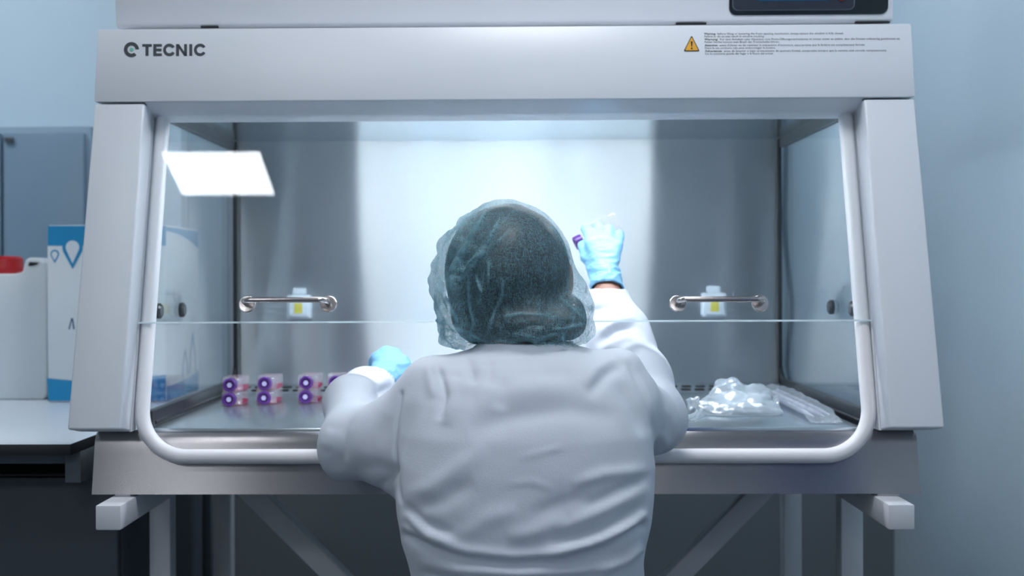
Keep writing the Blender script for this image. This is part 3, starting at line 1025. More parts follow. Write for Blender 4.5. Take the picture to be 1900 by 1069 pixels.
# carton
by = 2.545
bl_, br_, bt_ = P(88, 700, Y=by)[0], P(308, 700, Y=by)[0], P(120, 418, Y=by)[2]
bd = .27
bx = thing('carton', ((bl_ + br_) / 2, by + bd / 2, BZ), 'white and blue printed carton with drop symbols, half hidden by the cabinet column', 'carton')
cb = part('box', MB().box(bl_, br_, by, by + bd, BZ + .0005, bt_), M['carton'], bx, bevel=.004)
def on_f(x, y):
    return P(x, y, Y=by) + np.array([0, -.0006, 0])
def on_s(yy, z):
    return np.array([br_ + .0006, yy, z])
def drop(cx_, cy_, r, tip, n=16):
    pts = []
    a0 = math.degrees(math.asin(min(.99, r / (tip - cy_))))
    for i in range(n + 1):
        a = R(-a0 + (180 + 2 * a0) * i / n)
        pts.append((cx_ + r * math.cos(a), cy_ - r * math.sin(a)))
    pts.append((cx_, tip))
    return pts
zb1, zb2 = P(120, 455.5, Y=by)[2], P(120, 702, Y=by)[2]
xb1 = 304
flat('top_band', [[(88.7, 419), (308, 419), (308, 456), (88.7, 456)]], M['cartonblue'], cb, on_f)
flat('base_band', [[(87.4, 702), (130, 706), (180, 708), (240, 704), (300, 696), (308, 695), (308, 744), (90, 744)]], M['cartonblue'], cb, on_f)
def lift_f(d):
    return lambda x, y: P(x, y, Y=by) + np.array([0, -d, 0])
flat('large_drop', [drop(135, 459.5, 19, 499.5)], M['cartonblue'], cb, lift_f(.0011))
flat('large_drop_centre', [drop(135, 459, 12.6, 489)], M['carton'], cb, lift_f(.0016))
flat('small_drop', [drop(101.8, 471.5, 8.2, 488.5)], M['cartonblue'], cb, on_f)
flat('small_drop_centre', [drop(101.8, 472, 5.6, 483.5)], M['carton'], cb, lift_f(.0011))
flat('navy_lettering', [[(127, 611), (129.6, 611), (133.6, 594), (136, 611), (139, 611), (135.4, 590.5), (132.4, 590.5)]], M['cartonnavy'], cb, on_f)
flat('navy_lettering', [[(277.5, 705), (277.5, 716.5), (283.5, 716.5), (283.5, 714.5), (280, 714.5), (280, 705)]], M['cartonnavy'], cb, on_f)
ys = np.linspace(by + .004, by + bd - .004, 12)
mb, mb2 = MB(), MB()
for i in range(11):
    t0, t1 = i / 11, (i + 1) / 11
    f0 = lambda t: bt_ - .014 - .032 * t ** 2.2
    g0 = lambda t: BZ + .034 + .016 * t ** 2.5
    mb.add([on_s(ys[i], f0(t0)), on_s(ys[i + 1], f0(t1)), on_s(ys[i + 1], bt_ - .004), on_s(ys[i], bt_ - .004)], [(0, 1, 2, 3)])
    mb2.add([on_s(ys[i], BZ + .003), on_s(ys[i + 1], BZ + .003), on_s(ys[i + 1], g0(t1)), on_s(ys[i], g0(t0))], [(0, 1, 2, 3)])
part('side_band', mb, M['cartonblue'], cb, smooth=False)
part('side_band', mb2, M['cartonblue'], cb, smooth=False)
mb = MB()
for yc_, hh, ww in ((by + .15, .065, .026), (by + .215, .10, .030)):
    z0_ = BZ + .040 + .012 * (yc_ - by) / bd
    outer = [(yc_ - ww, z0_), (yc_ - ww * .8, z0_ + hh * .45), (yc_, z0_ + hh), (yc_ + ww * .8, z0_ + hh * .45), (yc_ + ww, z0_)]
    inner = [(yc_ - ww * .72, z0_), (yc_ - ww * .55, z0_ + hh * .42), (yc_, z0_ + hh * .80), (yc_ + ww * .55, z0_ + hh * .42), (yc_ + ww * .72, z0_)]
    for i in range(4):
        mb.add([on_s(*outer[i]), on_s(*outer[i + 1]), on_s(*inner[i + 1]), on_s(*inner[i])], [(0, 1, 2, 3)])
part('side_drops', mb, M['cartonblue'], cb, smooth=False)

# cables
pts = [P(x, y, Y=3.18) for x, y in ((1468, 215), (1466, 300), (1464, 400), (1466, 450), (1473, 510), (1479, 560), (1478, 590), (1472, 640), (1470, 680), (1476, 715), (1480, 800), (1476, 900), (1470, 1000))]
pts = [np.array([p[0], 3.235, p[2]]) for p in pts]
pts.append(np.array([pts[-1][0], 3.235, -CAMZ + .006]))
c_ = part('power_cord', MB().sweep(pts, .0065, 10), M['cable'])
tag(c_, 'grey power cord hanging down the wall behind the right side window', 'cord')
pts = [P(x, y, Y=2.75) for x, y in ((246, 930), (254, 970), (257, 1010), (255, 1069), (252, 1150))]
pts = [np.array([P(236, 915, Y=2.75)[0], 2.75, -.40])] + pts + [np.array([pts[-1][0], 2.75, -CAMZ + .005])]
c_ = part('hose', MB().sweep(pts, .006, 10), M['cabled'])
tag(c_, 'thin dark hose hanging under the cabinet beside the front left stand leg', 'hose')

# ------------------------------------------------------------------ culture flasks
def flask(name, label, base, group='pairs of culture flasks on the work tray', width=.041, hgt=.0275, length=.058, full=True):
    """lying flask, neck towards -Y; base = middle of the front bottom edge"""
    t = thing(name, base, label, 'flask', group)
    bx_, by_, bz_ = base
    w2 = width / 2
    zc_ = bz_ + hgt * .52
    mb = MB()
    # shoulders taper to the neck
    out = [(-w2, .0), (w2, .0), (w2, length - .004), (w2 - .004, length), (-w2 + .004, length), (-w2, length - .004)]
    mb.prism([(bx_ + x, by_ + y + .012, bz_ + .0004) for x, y in out], (0, 0, hgt - .0008))
    mb.hexa([(bx_ - .008, by_, zc_ - .008), (bx_ + .008, by_, zc_ - .008), (bx_ + w2, by_ + .0119, bz_ + .0004), (bx_ - w2, by_ + .0119, bz_ + .0004), (bx_ - .008, by_, zc_ + .008), (bx_ + .008, by_, zc_ + .008), (bx_ + w2, by_ + .0119, bz_ + hgt - .0004), (bx_ - w2, by_ + .0119, bz_ + hgt - .0004)])
    part('body', mb, M['flask'], t, bevel=.0012)
    if full:
        part('medium', MB().prism([(bx_ + x * .95, by_ + y * .98 + .0125, bz_ + .0014) for x, y in out], (0, 0, hgt * .24)), M['liquid'], t, smooth=False)
    part('neck', MB().lathe((bx_, by_ + .001, zc_), (0, -1, 0), [(0, .0085), (.006, .0085)], 20), M['flask'], t)
    mb = MB()
    for i in range(24):
        a = 2 * math.pi * i / 24
        mb.box(-.0006, .0006, -.0182, -.0035, .0125, .0134)
        vs = mb.v[-8:]
        mb.v[-8:] = [(bx_ + x * math.cos(a) - z * math.sin(a), by_ + y, zc_ + x * math.sin(a) + z * math.cos(a)) for x, y, z in vs]
    mb.lathe((bx_, by_ - .003, zc_), (0, -1, 0), [(0, .0128), (.0145, .0128), (.0158, .0118), (.0160, .0095), (.0130, .0088), (.0126, .0040)], 28)
    c = part('cap', mb, M['purple'], t)
    part('cap_recess', MB().lathe((bx_, by_ - .0157, zc_), (0, -1, 0), [(0, .0089), (.0006, .0089)], 24), M['purpledark'], c, smooth=False)
    mb = MB().lathe((bx_, by_ - .0164, zc_), (0, -1, 0), [(0, .0052), (.0010, .0052)], 6)
    part('cap_vent', mb, M['vent'], c, smooth=False)
    return t
TZ = -.250
first = None
fl_h = .0278
names = ['the leftmost stack', 'the second stack from the left', 'the third stack from the left', 'the stack closest to the sleeve']
for i, (px, pyb) in enumerate(((431, 752.5), (495, 749.5), (571, 747.5), (625, 746.5))):
    q = P(px, pyb, Z=TZ)
    for lv in (0, 1):
        lab = '%s purple-capped flask of pink medium in %s' % ('lower' if lv == 0 else 'upper', names[i])
        b = (q[0], q[1] - .012, TZ + .0003 + lv * fl_h)
        if lv:
            b = (b[0] + .001, b[1] + .002, b[2])
        if first is None:
            first = flask('culture_flask', lab, b, hgt=fl_h)
        else:
            dup(first, (b[0], b[1], b[2] + CAMZ), lab)
#@@SECTION people
# ------------------------------------------------------------------ person
def Q(px, py, Y, r):
    p = P(px, py, Y=Y)
    return (p[0], p[1], p[2], r)
pc = P(977, 900, Y=1.62)
per = thing('person', (pc[0], 1.62, -CAMZ), 'person in a white lab coat, blue gloves and a bouffant cap seated with back turned', 'person')

# --- arms as they run from shoulder to wrist
armL = [Q(806, 742, 1.655, .058), Q(738, 822, 1.685, .064), Q(658, 822, 1.74, .0485), Q(652, 748, 1.88, .041), Q(680, 729, 1.99, .039), Q(694, 722, 2.045, .041)]
armR = [Q(1136, 742, 1.66, .064), Q(1185, 780, 1.76, .052), Q(1207, 777, 1.835, .052), Q(1185, 705, 1.915, .048), Q(1152, 642, 1.995, .052), Q(1143, 604, 2.045, .044), Q(1129, 578, 2.075, .0365), Q(1127, 556, 2.09, .0355)]
wristL = [Q(700, 716, 2.055, .024), Q(706, 706, 2.085, .024)]
wristR = [Q(1127, 548, 2.098, .024), Q(1126, 530, 2.108, .024)]

# --- coat
sec = [  # picture row, left edge, right edge, depth of the middle, half thickness
    (646, 880, 1085, 1.668, .060), (652, 858, 1098, 1.664, .074), (662, 832, 1128, 1.660, .084), (676, 808, 1150, 1.655, .094), (700, 786, 1172, 1.648, .104), (740, 764, 1192, 1.640, .114), (800, 746, 1208, 1.630, .122),
    (860, 737, 1214, 1.625, .125), (920, 735, 1211, 1.62, .124), (965, 741, 1205, 1.615, .120), (1005, 746, 1197, 1.612, .117), (1040, 756, 1193, 1.612, .115), (1075, 765, 1193, 1.614, .117), (1150, 752, 1203, 1.62, .126), (1280, 730, 1222, 1.635, .150), (1420, 715, 1236, 1.655, .175)]
zz, aa, xx, yy, bb = [], [], [], [], []
for r_, l_, q_, y_, b_ in sec:
    p, q = P(l_, r_, Y=y_), P(q_, r_, Y=y_)
    zz.append(p[2]); aa.append((q[0] - p[0]) / 2); xx.append((q[0] + p[0]) / 2); yy.append(y_); bb.append(b_)
o_ = np.argsort(zz)
zz, aa, xx, yy, bb = [np.array(v)[o_] for v in (zz, aa, xx, yy, bb)]
def torso(G, grow=0.0):
    X, Y, Z = G
    zl = Z[0, 0, :]
    a, x, y, b = [np.interp(zl, zz, v)[None, None, :].astype(np.float32) for v in (aa, xx, yy, bb)]
    a = a + grow
    b = b + grow
    q = ((np.abs(X - x) / a) ** 2.4 + (np.abs(Y - y) / b) ** 2.4) ** (1 / 2.4)
    d = (q - 1) * np.minimum(a, b)
    d = np.maximum(d, Z - (zz[-1] + grow))
    return np.maximum(d, (zz[0] - grow) - Z)
h = .0042
ax, G = grid((-.36, 1.44, -.725), (.36, 2.16, -.02), h)
D = torso(G)
D = smin(D, chain(G, armL, .03), .035)
D = smin(D, chain(G, armR, .03), .035)
D = smin(D, ellip(G, P(1172, 612, Y=2.03), (.026, .03, .024)), .03)          # cloth bunched above the cuff
D = smin(D, ellip(G, P(628, 842, Y=1.735), (.024, .03, .035)), .02)            # loose elbow
D = smin(D, ellip(G, P(800, 690, Y=1.655), (.022, .04, .018)), .02)           # shoulder seams standing up
D = smin(D, ellip(G, P(1150, 668, Y=1.66), (.024, .04, .016)), .02)
ck = P(976, 668, Y=1.672)
ct_ = P(976, 635, Y=1.680)
D = smin(D, np.maximum(rcone(G, ck, ct_, .076, .070), G[2] - ct_[2]), .012)
D = np.maximum(D, -rcone(G, (ck[0], ck[1] + .005, ck[2] + .005), (ct_[0], ct_[1] + .01, ct_[2] + .05), .058, .064))
D = np.maximum(D, -rcone(G, armL[-1][:3], wristL[1][:3], .0345, .0345))
D = np.maximum(D, -rcone(G, armR[-1][:3], wristR[1][:3], .0295, .0305))
v, f = nets(ax, D)
v = smooth_mesh(v, f, 3)
n = normals(v, f)
back = np.clip(-n[:, 1] * 1.6, 0, 1) * np.clip((1.80 - v[:, 1]) / .05, 0, 1)
v = v + n * (fbm(v, 8, 3.1) * .0030 + fbm(v, 20, 9.2, (1, 1, 1.3)) * .0010)[:, None]
fr_ = np.clip((v[:, 1] - 1.84) / .05, 0, 1)
side = np.clip((np.abs(v[:, 0] - pc[0]) - .10) / .06, 0, 1)
low = np.clip((-.26 - v[:, 2]) / .08, 0, 1)
rg = ridged(v, 7, 5.5, (.7, .7, 2.0), 2)
v = v + n * ((rg - .9) * .0024 * np.maximum(low, .1) * np.maximum(side, .15))[:, None]
n = normals(v, f)
back_folds = [
    ([(752, 992), (795, 1018), (860, 1036), (950, 1046), (1050, 1040), (1130, 1016), (1192, 975)], -.0085, 7, 0),
    ([(760, 984), (805, 1007), (870, 1024), (950, 1033), (1040, 1026), (1120, 1000), (1190, 958)], .005, 10, 0),
    ([(770, 1040), (850, 1058), (960, 1064), (1080, 1058), (1150, 1040)], .005, 9, 1),
    ([(1000, 1030), (1090, 1008), (1190, 965)], .008, 8, 1), ([(1020, 1010), (1110, 985), (1200, 935)], -.007, 9, 1),
    ([(1030, 985), (1110, 950), (1205, 905)], .0055, 12, 1), ([(1080, 945), (1140, 915), (1212, 880)], -.004, 10, 1),
    ([(742, 930), (780, 968), (840, 992)], -.0055, 9, 1), ([(1100, 1066), (1160, 1040), (1195, 1012)], .006, 9, 1), ([(775, 1062), (830, 1078), (900, 1085)], -.005, 8, 1), ([(940, 1000), (1000, 985), (1050, 960)], .004, 14, 1), ([(748, 920), (800, 905), (850, 870), (905, 830)], .0035, 18, 1), ([(760, 945), (820, 930), (880, 895)], -.003, 16, 1), ([(850, 1000), (900, 965), (960, 945)], .003, 16, 1), ([(980, 960), (1040, 935), (1100, 920)], -.0025, 14, 1),
    ([(750, 950), (800, 992), (850, 1010)], .006, 8, 1), ([(746, 966), (790, 1006), (830, 1018)], -.005, 6, 1),
    ([(870, 800), (950, 772), (1060, 758), (1150, 775)], -.006, 22, 1), ([(880, 740), (960, 725), (1060, 718)], .004, 22, 1),
    ([(806, 668), (816, 700), (824, 735), (815, 780)], -.008, 8, 1), ([(795, 672), (800, 705), (806, 740)], .004, 10, 1), ([(845, 700), (838, 745), (825, 790)], .004, 13, 1),
    ([(862, 655), (872, 685), (880, 715)], -.005, 9, 1), ([(902, 660), (908, 690), (908, 720)], -.004, 9, 1), ([(885, 655), (893, 690)], .003, 8, 1),
    ([(744, 730), (736, 780), (733, 830), (736, 880), (743, 928)], -.0045, 3.6, 0), ([(754, 735), (746, 780), (743, 830), (746, 880)], .0018, 6, 1),
    ([(1168, 676), (1196, 735), (1212, 800), (1216, 850)], -.0035, 5, 0), ([(1090, 735), (1125, 695), (1160, 668)], -.006, 12, 1), ([(1080, 715), (1110, 685), (1140, 662)], .004, 12, 1),
    ([(1140, 700), (1175, 760), (1195, 810)], -.004, 10, 1), ([(1185, 700), (1205, 745), (1214, 790)], .004, 7, 1),
    ([(960, 852), (1010, 838), (1055, 828)], .0016, 5, 1), ([(940, 900), (985, 894), (1030, 908)], .0014, 6, 1),
    ([(1060, 900), (1120, 880), (1200, 872)], .004, 10, 1), ([(935, 700), (928, 760)], -.004, 14, 1), ([(1000, 690), (1060, 690)], -.003, 18, 1),
    ([(662, 758), (640, 795), (634, 845), (622, 872)], -.0045, 11, 1), ([(616, 795), (604, 835)], .003, 12, 1),
    ([(737, 880), (700, 868), (655, 872)], -.003, 13, 1), ([(874, 662), (975, 657), (1085, 660)], -.0025, 4.5, 1),
    ([(1228, 720), (1250, 765), (1244, 820)], -.004, 10, 1), ([(1224, 800), (1240, 830)], .003, 8, 1), ([(720, 770), (690, 830), (690, 880)], -.0035, 18, 1),
    ([(700, 905), (725, 890), (740, 860)], -.005, 9, 1),
]
v = fold(v, n, back_folds, back)
n = normals(v, f)
arm_folds = [
    ([(1095, 690), (1125, 645), (1165, 628), (1205, 640)], .006, 9, 1), ([(1110, 700), (1140, 660), (1190, 655)], -.006, 8, 1), ([(1125, 715), (1160, 680), (1210, 690)], .005, 9, 1),
    ([(1105, 640), (1140, 612), (1185, 605)], -.006, 8, 1), ([(1110, 620), (1145, 596), (1180, 590)], .004, 7, 1), ([(1092, 578), (1125, 570), (1162, 580)], -.004, 6, 0),
    ([(640, 742), (690, 735), (735, 715)], -.006, 8, 1), ([(640, 720), (690, 712), (730, 705)], .003, 10, 1)]
v = fold(v, n, arm_folds, np.clip((v[:, 1] - 1.84) / .05, 0, 1))
v = smooth_mesh(v, f, 1, .35)
arr_part('lab_coat', v, f, M['coat'], per)

# --- hands
def hand_chains(wr, kn, tips, thumb, r):
    """wr: wrist point; kn: knuckles; tips: two further joints per finger"""
    out = []
    for i, (kq, tq) in enumerate(zip(kn, tips)):
        rr = r * (1, 1.03, 1, .88)[i]
        out.append(([(*wr, r * 1.6), (*kq, rr * 1.15)], .016))
        out.append(([(*kq, rr * 1.1)] + [(*t, rr * (.98 - .08 * j)) for j, t in enumerate(tq)], .004))
    out.append(([(*t, r * (1.5, 1.15, .95)[j]) for j, t in enumerate(thumb)], .008))
    return out
def hand_field(G, ch, grow=0):
    palm = None
    for i, (c, k_) in enumerate(ch):
        c2 = [(x, y, z, r + grow) for x, y, z, r in c]
        d = chain(G, c2, k_)
        palm = d if palm is None else smin(palm, d, .012 if i % 2 == 0 or i == len(ch) - 1 else .005)
    return palm
p3 = lambda px, py, Y: tuple(P(px, py, Y=Y))
wR = p3(1126, 520, 2.115)
knR = [p3(1097, 452, 2.148), p3(1112, 446, 2.152), p3(1129, 447, 2.152), p3(1145, 456, 2.148)]
tipR = [[p3(1093, 434, 2.168), p3(1086, 424, 2.184)], [p3(1112, 428, 2.172), p3(1110, 420, 2.188)],
        [p3(1130, 430, 2.172), p3(1130, 424, 2.188)], [p3(1149, 442, 2.166), p3(1150, 434, 2.182)]]
thR = [p3(1108, 510, 2.13), p3(1091, 478, 2.158), p3(1081, 456, 2.176)]
chR = hand_chains(wR, knR, tipR, thR, .0098)
wL = p3(708, 703, 2.078)
knL = [p3(748, 672, 2.125), p3(733, 659, 2.135), p3(716, 655, 2.135), p3(700, 664, 2.128)]
tipL = [[p3(754, 678, 2.160), p3(757, 698, 2.176), p3(754, 715, 2.170)], [p3(735, 660, 2.172), p3(737, 684, 2.190), p3(735, 705, 2.184)],
        [p3(714, 657, 2.172), p3(713, 682, 2.190), p3(714, 704, 2.184)], [p3(694, 669, 2.160), p3(690, 688, 2.174), p3(692, 706, 2.168)]]
thL = [p3(730, 698, 2.095), p3(752, 688, 2.125), p3(763, 700, 2.150)]
chL = hand_chains(wL, knL, tipL, thL, .0104)
def glove(name_, ch, wr_, dir_, lo, hi, label, seed):
    ax, G = grid(lo, hi, .0021)
    D = hand_field(G, ch, .0006)
    a, b = np.array(wr_), np.array(dir_)
    d = (b - a) / np.linalg.norm(b - a)
    D = smin(D, rcone(G, a - d * .004, a + d * .010, .026, .0285), .012)
    rim = a + d * .013
    D = smin(D, rcone(G, rim, rim + d * .004, .0300, .0305), .006)
    D = np.maximum(D, -rcone(G, a + d * .004, a + d * .06, .0262, .0285))
    D = np.maximum(D, (G[0] - rim[0]) * d[0] + (G[1] - rim[1]) * d[1] + (G[2] - rim[2]) * d[2] - .006)
    v, f = nets(ax, D)
    v = smooth_mesh(v, f, 2)
    n = normals(v, f)
    # creases run across the wrist and the back of the hand
    t = (v - a) @ -d
    v = v + n * ((ridged(v, 26, seed, (1, 1, 2.6), 2) - .9) * .0028 * np.clip(1.25 - np.abs(t - .01) / .06, .25, 1))[:, None]
    o = arr_part(name_, v, f, M['glove'], per)
    return o
def bounds(ch, pad):
    q = np.array([c[:3] for c_, _ in ch for c in c_])
    return q.min(0) - pad, q.max(0) + pad
for ch, wr_, ar, seed in ((chR, wR, P(1127, 552, Y=2.098), 1.7), (chL, wL, P(700, 716, Y=2.055), 8.3)):
    lo, hi = bounds(ch, .05)
    glove('glove', ch, wr_, ar, lo, hi, None, seed)

# --- body: head with a face, neck, trunk, arms, hands, legs in one surface
hcx, hcy, hcz = P(957, 508, Y=1.712)
def E_(dx, dy, dz):
    return np.array([hcx + dx, hcy + dy, hcz + dz])
ax, G = grid((-.34, 1.42, -1.21), (.34, 2.24, .14), .0062)
sx_ = pc[0]
D = ellip(G, E_(0, .0, .008), (.072, .092, .080))
D = smin(D, ellip(G, E_(0, .040, -.045), (.056, .062, .072)), .03)             # jaw and cheeks
D = smin(D, rcone(G, E_(0, -.012, -.05), (ck[0], ck[1] - .005, ck[2] - .03), .052, .058), .02)
D = smin(D, rcone(G, (sx_, 1.66, ck[2] - .07), (sx_, 1.625, -.50), .088, .098), .04)
D = smin(D, rcone(G, (sx_ - .10, 1.66, -.17), (sx_ + .10, 1.66, -.17), .055, .055), .04)
for arm, wr_ in ((armL, wristL), (armR, wristR)):
    D = smin(D, chain(G, [(x, y, z, min(.040, r * .66)) for x, y, z, r in arm[:-1]] + [(*arm[-1][:3], .025), (*wr_[0][:3], .0235), (*wr_[1][:3], .023)], .01), .012)
D = smin(D, hand_field(G, chR, -.0022), .006)
D = smin(D, hand_field(G, chL, -.0022), .006)
legs = []
for s in (-1, 1):
    legs.append([(sx_ + s * .085, 1.63, -.605, .085), (sx_ + s * .115, 2.03, -.60, .062), (sx_ + s * .105, 1.97, -1.09, .042)])
    D = smin(D, chain(G, legs[-1], .03), .05)
    D = smin(D, chain(G, [(sx_ + s * .105, 1.955, -1.155, .036), (sx_ + s * .115, 2.11, -1.172, .024)], .02), .03)
    D = smin(D, ellip(G, E_(s * .077, .004, -.010), (.010, .018, .030)), .006)  # ears
D = np.maximum(D, -1.197 - G[2])
v, f = nets(ax, D)
v = smooth_mesh(v, f, 2)
# face: nose, brow, eye hollows, lips pushed out of the front of the head
fm = np.clip((v[:, 1] - hcy - .04) / .03, 0, 1) * (np.abs(v[:, 2] - hcz) < .13) * (v[:, 1] < hcy + .16)
def gp(x, z, wx, wz):
    return np.exp(-((v[:, 0] - hcx - x) / wx) ** 2 - ((v[:, 2] - hcz - z) / wz) ** 2)
push = .020 * gp(0, -.028, .010, .020) - .006 * (gp(.031, -.004, .014, .010) + gp(-.031, -.004, .014, .010)) + .004 * gp(0, .018, .05, .010) + .006 * gp(0, -.066, .020, .008) + .005 * gp(0, -.098, .020, .014)
v[:, 1] += push * fm
arr_part('body', v, f, M['skin'], per)
for s in (-1, 1):
    part('eye', MB().lathe(E_(s * .031, .078, -.004), (0, 1, 0), [(-.004, .002), (-.002, .008), (.004, .010), (.009, .007), (.011, .002)], 16), M['vent'], per)
# trousers and shoes
ax, G = grid((-.25, 1.48, -1.12), (.30, 2.14, -.44), .007)
D = rcone(G, (sx_, 1.63, -.56), (sx_, 1.63, -.60), .115, .115)
for lg in legs:
    D = smin(D, chain(G, [(x, y, z, r + .014) for x, y, z, r in lg], .03), .05)
D = np.maximum(D, -1.10 - G[2])
D = np.maximum(D, G[2] + .47)
v, f = nets(ax, D)
arr_part('trousers', smooth_mesh(v, f, 2), f, M['trouser'], per)
for s in (-1, 1):
    lo = np.array([sx_ + s * .11 - .07, 1.89, -1.205])
    ax, G = grid(lo, lo + np.array([.14, .30, .16]), .006)
    D = chain(G, [(sx_ + s * .105, 1.95, -1.15, .046), (sx_ + s * .116, 2.115, -1.165, .036)], .02)
    D = smin(D, rcone(G, (sx_ + s * .105, 1.965, -1.15), (sx_ + s * .105, 1.965, -1.09), .05, .052), .02)
    D = np.maximum(D, -1.1995 - G[2])
    v, f = nets(ax, D)
    arr_part('shoe', smooth_mesh(v, f, 1), f, M['whitetube'], per)
# face mask with its loops
ax, G = grid((hcx - .11, hcy - .02, hcz - .13), (hcx + .11, hcy + .16, hcz + .03), .0035)
D = ellip(G, E_(0, .045, -.052), (.066, .070, .064))
D = np.maximum(D, -ellip(G, E_(0, .042, -.052), (.0635, .0672, .0612)))
D = np.maximum(D, hcy + .030 - G[1])
v, f = nets(ax, D)
arr_part('face_mask', smooth_mesh(v, f, 1), f, M['mask'], per)

# hair
hb = lambda px, py, Y: P(px, py, Y=Y)
ax, G = grid((hcx - .16, hcy - .15, hcz - .16), (hcx + .17, hcy + .14, hcz + .14), .004)
D = ellip(G, hb(941, 503, 1.710), (.0925, .110, .0995))
D = smin(D, ellip(G, hb(985, 604, 1.660), (.066, .064, .030)), .03)
D = smin(D, ellip(G, hb(1060, 588, 1.690), (.021, .040, .029)), .02)
D = smin(D, ellip(G, hb(884, 588, 1.690), (.032, .046, .036)), .03)
D = np.maximum(D, -ellip(G, E_(0, .085, -.055), (.080, .085, .085)))
v, f = nets(ax, D)
v = smooth_mesh(v, f, 2)
n = normals(v, f)
v = v + n * (fbm(v, 40, 2, (1, 1, .3)) * .002)[:, None]
arr_part('hair', v, f, M['hair'], per)

# bouffant cap
ax, G = grid((hcx - .18, hcy - .17, hcz - .18), (hcx + .19, hcy + .16, hcz + .16), .0025)
D = ellip(G, hb(936, 503, 1.708), (.1025, .124, .1058))
D = smin(D, ellip(G, hb(1066, 548, 1.695), (.019, .050, .034)), .015)
D = smin(D, ellip(G, hb(838, 560, 1.705), (.024, .060, .045)), .03)
D = smin(D, ellip(G, hb(856, 604, 1.690), (.029, .062, .036)), .02)
D = smin(D, ellip(G, hb(1062, 588, 1.685), (.026, .052, .036)), .025)
D = smin(D, ellip(G, hb(985, 607, 1.655), (.070, .072, .0345)), .03)
v, f = nets(ax, D)
v = smooth_mesh(v, f, 3)
n = normals(v, f)
lft = np.clip((hcx - .02 - v[:, 0]) / .06, 0, 1)
lowc = np.clip((hcz - .02 - v[:, 2]) / .05, 0, 1)
rim_ = np.maximum(lft, lowc)
v = v + n * ((ridged(v, 13, 4.4, (1.2, 1.2, .8), 3) - 1.0) * (.0015 + .0050 * rim_) + (ridged(v, 34, 1.1, (1, 1, 1), 2) - 1.0) * (.0006 + .0010 * rim_) - (cells(v, 30, 7.0) - .4) * (.002 + .012 * rim_))[:, None]
n = normals(v, f)
cap_folds = [
    ([(905, 385), (872, 440), (842, 490), (835, 540)], .007, 6, 1), ([(932, 395), (905, 450), (870, 500), (848, 525)], .006, 4, 1), ([(945, 428), (900, 470), (850, 508)], .004, 3.5, 1),
    ([(890, 400), (850, 460), (822, 520)], -.005, 8, 1), ([(915, 405), (885, 455), (855, 500)], -.005, 6, 1),
    ([(868, 505), (870, 560), (878, 600), (868, 635)], .005, 4, 1), ([(882, 510), (892, 540), (886, 570)], .004, 3, 1), ([(906, 480), (906, 530)], .0035, 2.6, 1), ([(932, 515), (932, 545), (915, 585), (905, 620)], .005, 3.5, 1), ([(925, 550), (905, 600)], -.005, 5, 1),
    ([(930, 588), (965, 583), (1000, 585), (1040, 590)], .003, 3, 1), ([(1040, 552), (1065, 575), (1092, 598)], .0045, 3, 1), ([(1020, 612), (1055, 608), (1090, 600)], .004, 3.5, 1), ([(1044, 615), (1046, 640)], .005, 4, 1),
    ([(870, 620), (895, 632), (930, 650)], .004, 4, 1), ([(890, 645), (930, 632), (975, 640)], .003, 3, 1), ([(1020, 415), (1045, 450), (1065, 500)], .003, 4, 1),
    ([(808, 520), (830, 560), (850, 600)], .006, 5, 1), ([(803, 590), (835, 605), (860, 620)], .006, 4, 1), ([(820, 540), (826, 590), (845, 640)], -.005, 5, 1), ([(940, 618), (1000, 628), (1040, 618)], .003, 4, 1)]
v = fold(v, n, cap_folds, np.clip(-n[:, 1] * 2 + .4, 0, 1))
# gathered fabric lies double along the creases and where the loose side is bunched
z_ = v @ fwd
pu, pv = PP[0] + F * (v @ right) / z_, PP[1] - F * (v @ up) / z_
lay = np.zeros(len(v))
for pl, h_, wd, fade in cap_folds:
    if h_ > 0:
        dist, run = polydist(pu, pv, pl)
        lay = np.maximum(lay, np.exp(-(dist / max(wd * .55, 2.4)) ** 2) * (.65 + 60 * h_) * np.clip(np.minimum(run, 1 - run) / .12, .25, 1))
for pl, wd, a_ in (([(903, 386), (870, 440), (838, 505), (828, 560)], 11, .34), ([(935, 395), (900, 455), (862, 498)], 6, .4), ([(838, 505), (815, 540), (812, 600), (845, 640)], 14, .4),
                   ([(1045, 440), (1068, 490), (1085, 540)], 8, .4), ([(958, 385), (915, 430), (895, 470)], 4, .3), ([(845, 600), (880, 635), (930, 648)], 9, .35), ([(980, 640), (1040, 640), (1085, 610)], 6, .35)):
    dist, run = polydist(pu, pv, pl)
    lay = np.maximum(lay, np.exp(-(dist / wd) ** 2) * a_ * np.clip(np.minimum(run, 1 - run) / .2, .1, 1))
lay *= np.clip(-n[:, 1] * 2 + .4, 0, 1)
web = np.clip(ridged(v, 17, 6.6, (1.2, 1.2, .8), 2) - 1.15, 0, 1) * 1.4
lay = np.clip(lay + web * (.22 + .5 * rim_) + .28 * np.clip(lft * 1.3 - .2, 0, 1), 0, 1)
fc = v[f].mean(1)
open_ = (fc[:, 1] > hcy + .055 - .3 * (fc[:, 2] - hcz).clip(-.2, 0) * 0) & (fc[:, 2] < hcz + .045) | (fc[:, 2] < hcz - .088) & (fc[:, 1] > hcy - .010) & (np.abs(fc[:, 0] - hcx) < .075)
f2 = f[~open_]
used = np.unique(f2)
mp_ = np.full(len(v), -1)
mp_[used] = np.arange(len(used))
cap_o = arr_part('bouffant_cap', v[used], mp_[f2], M['cap'], per)
at_ = cap_o.data.attributes.new('layers', 'FLOAT', 'POINT')
at_.data.foreach_set('value', lay[used].astype(np.float32))

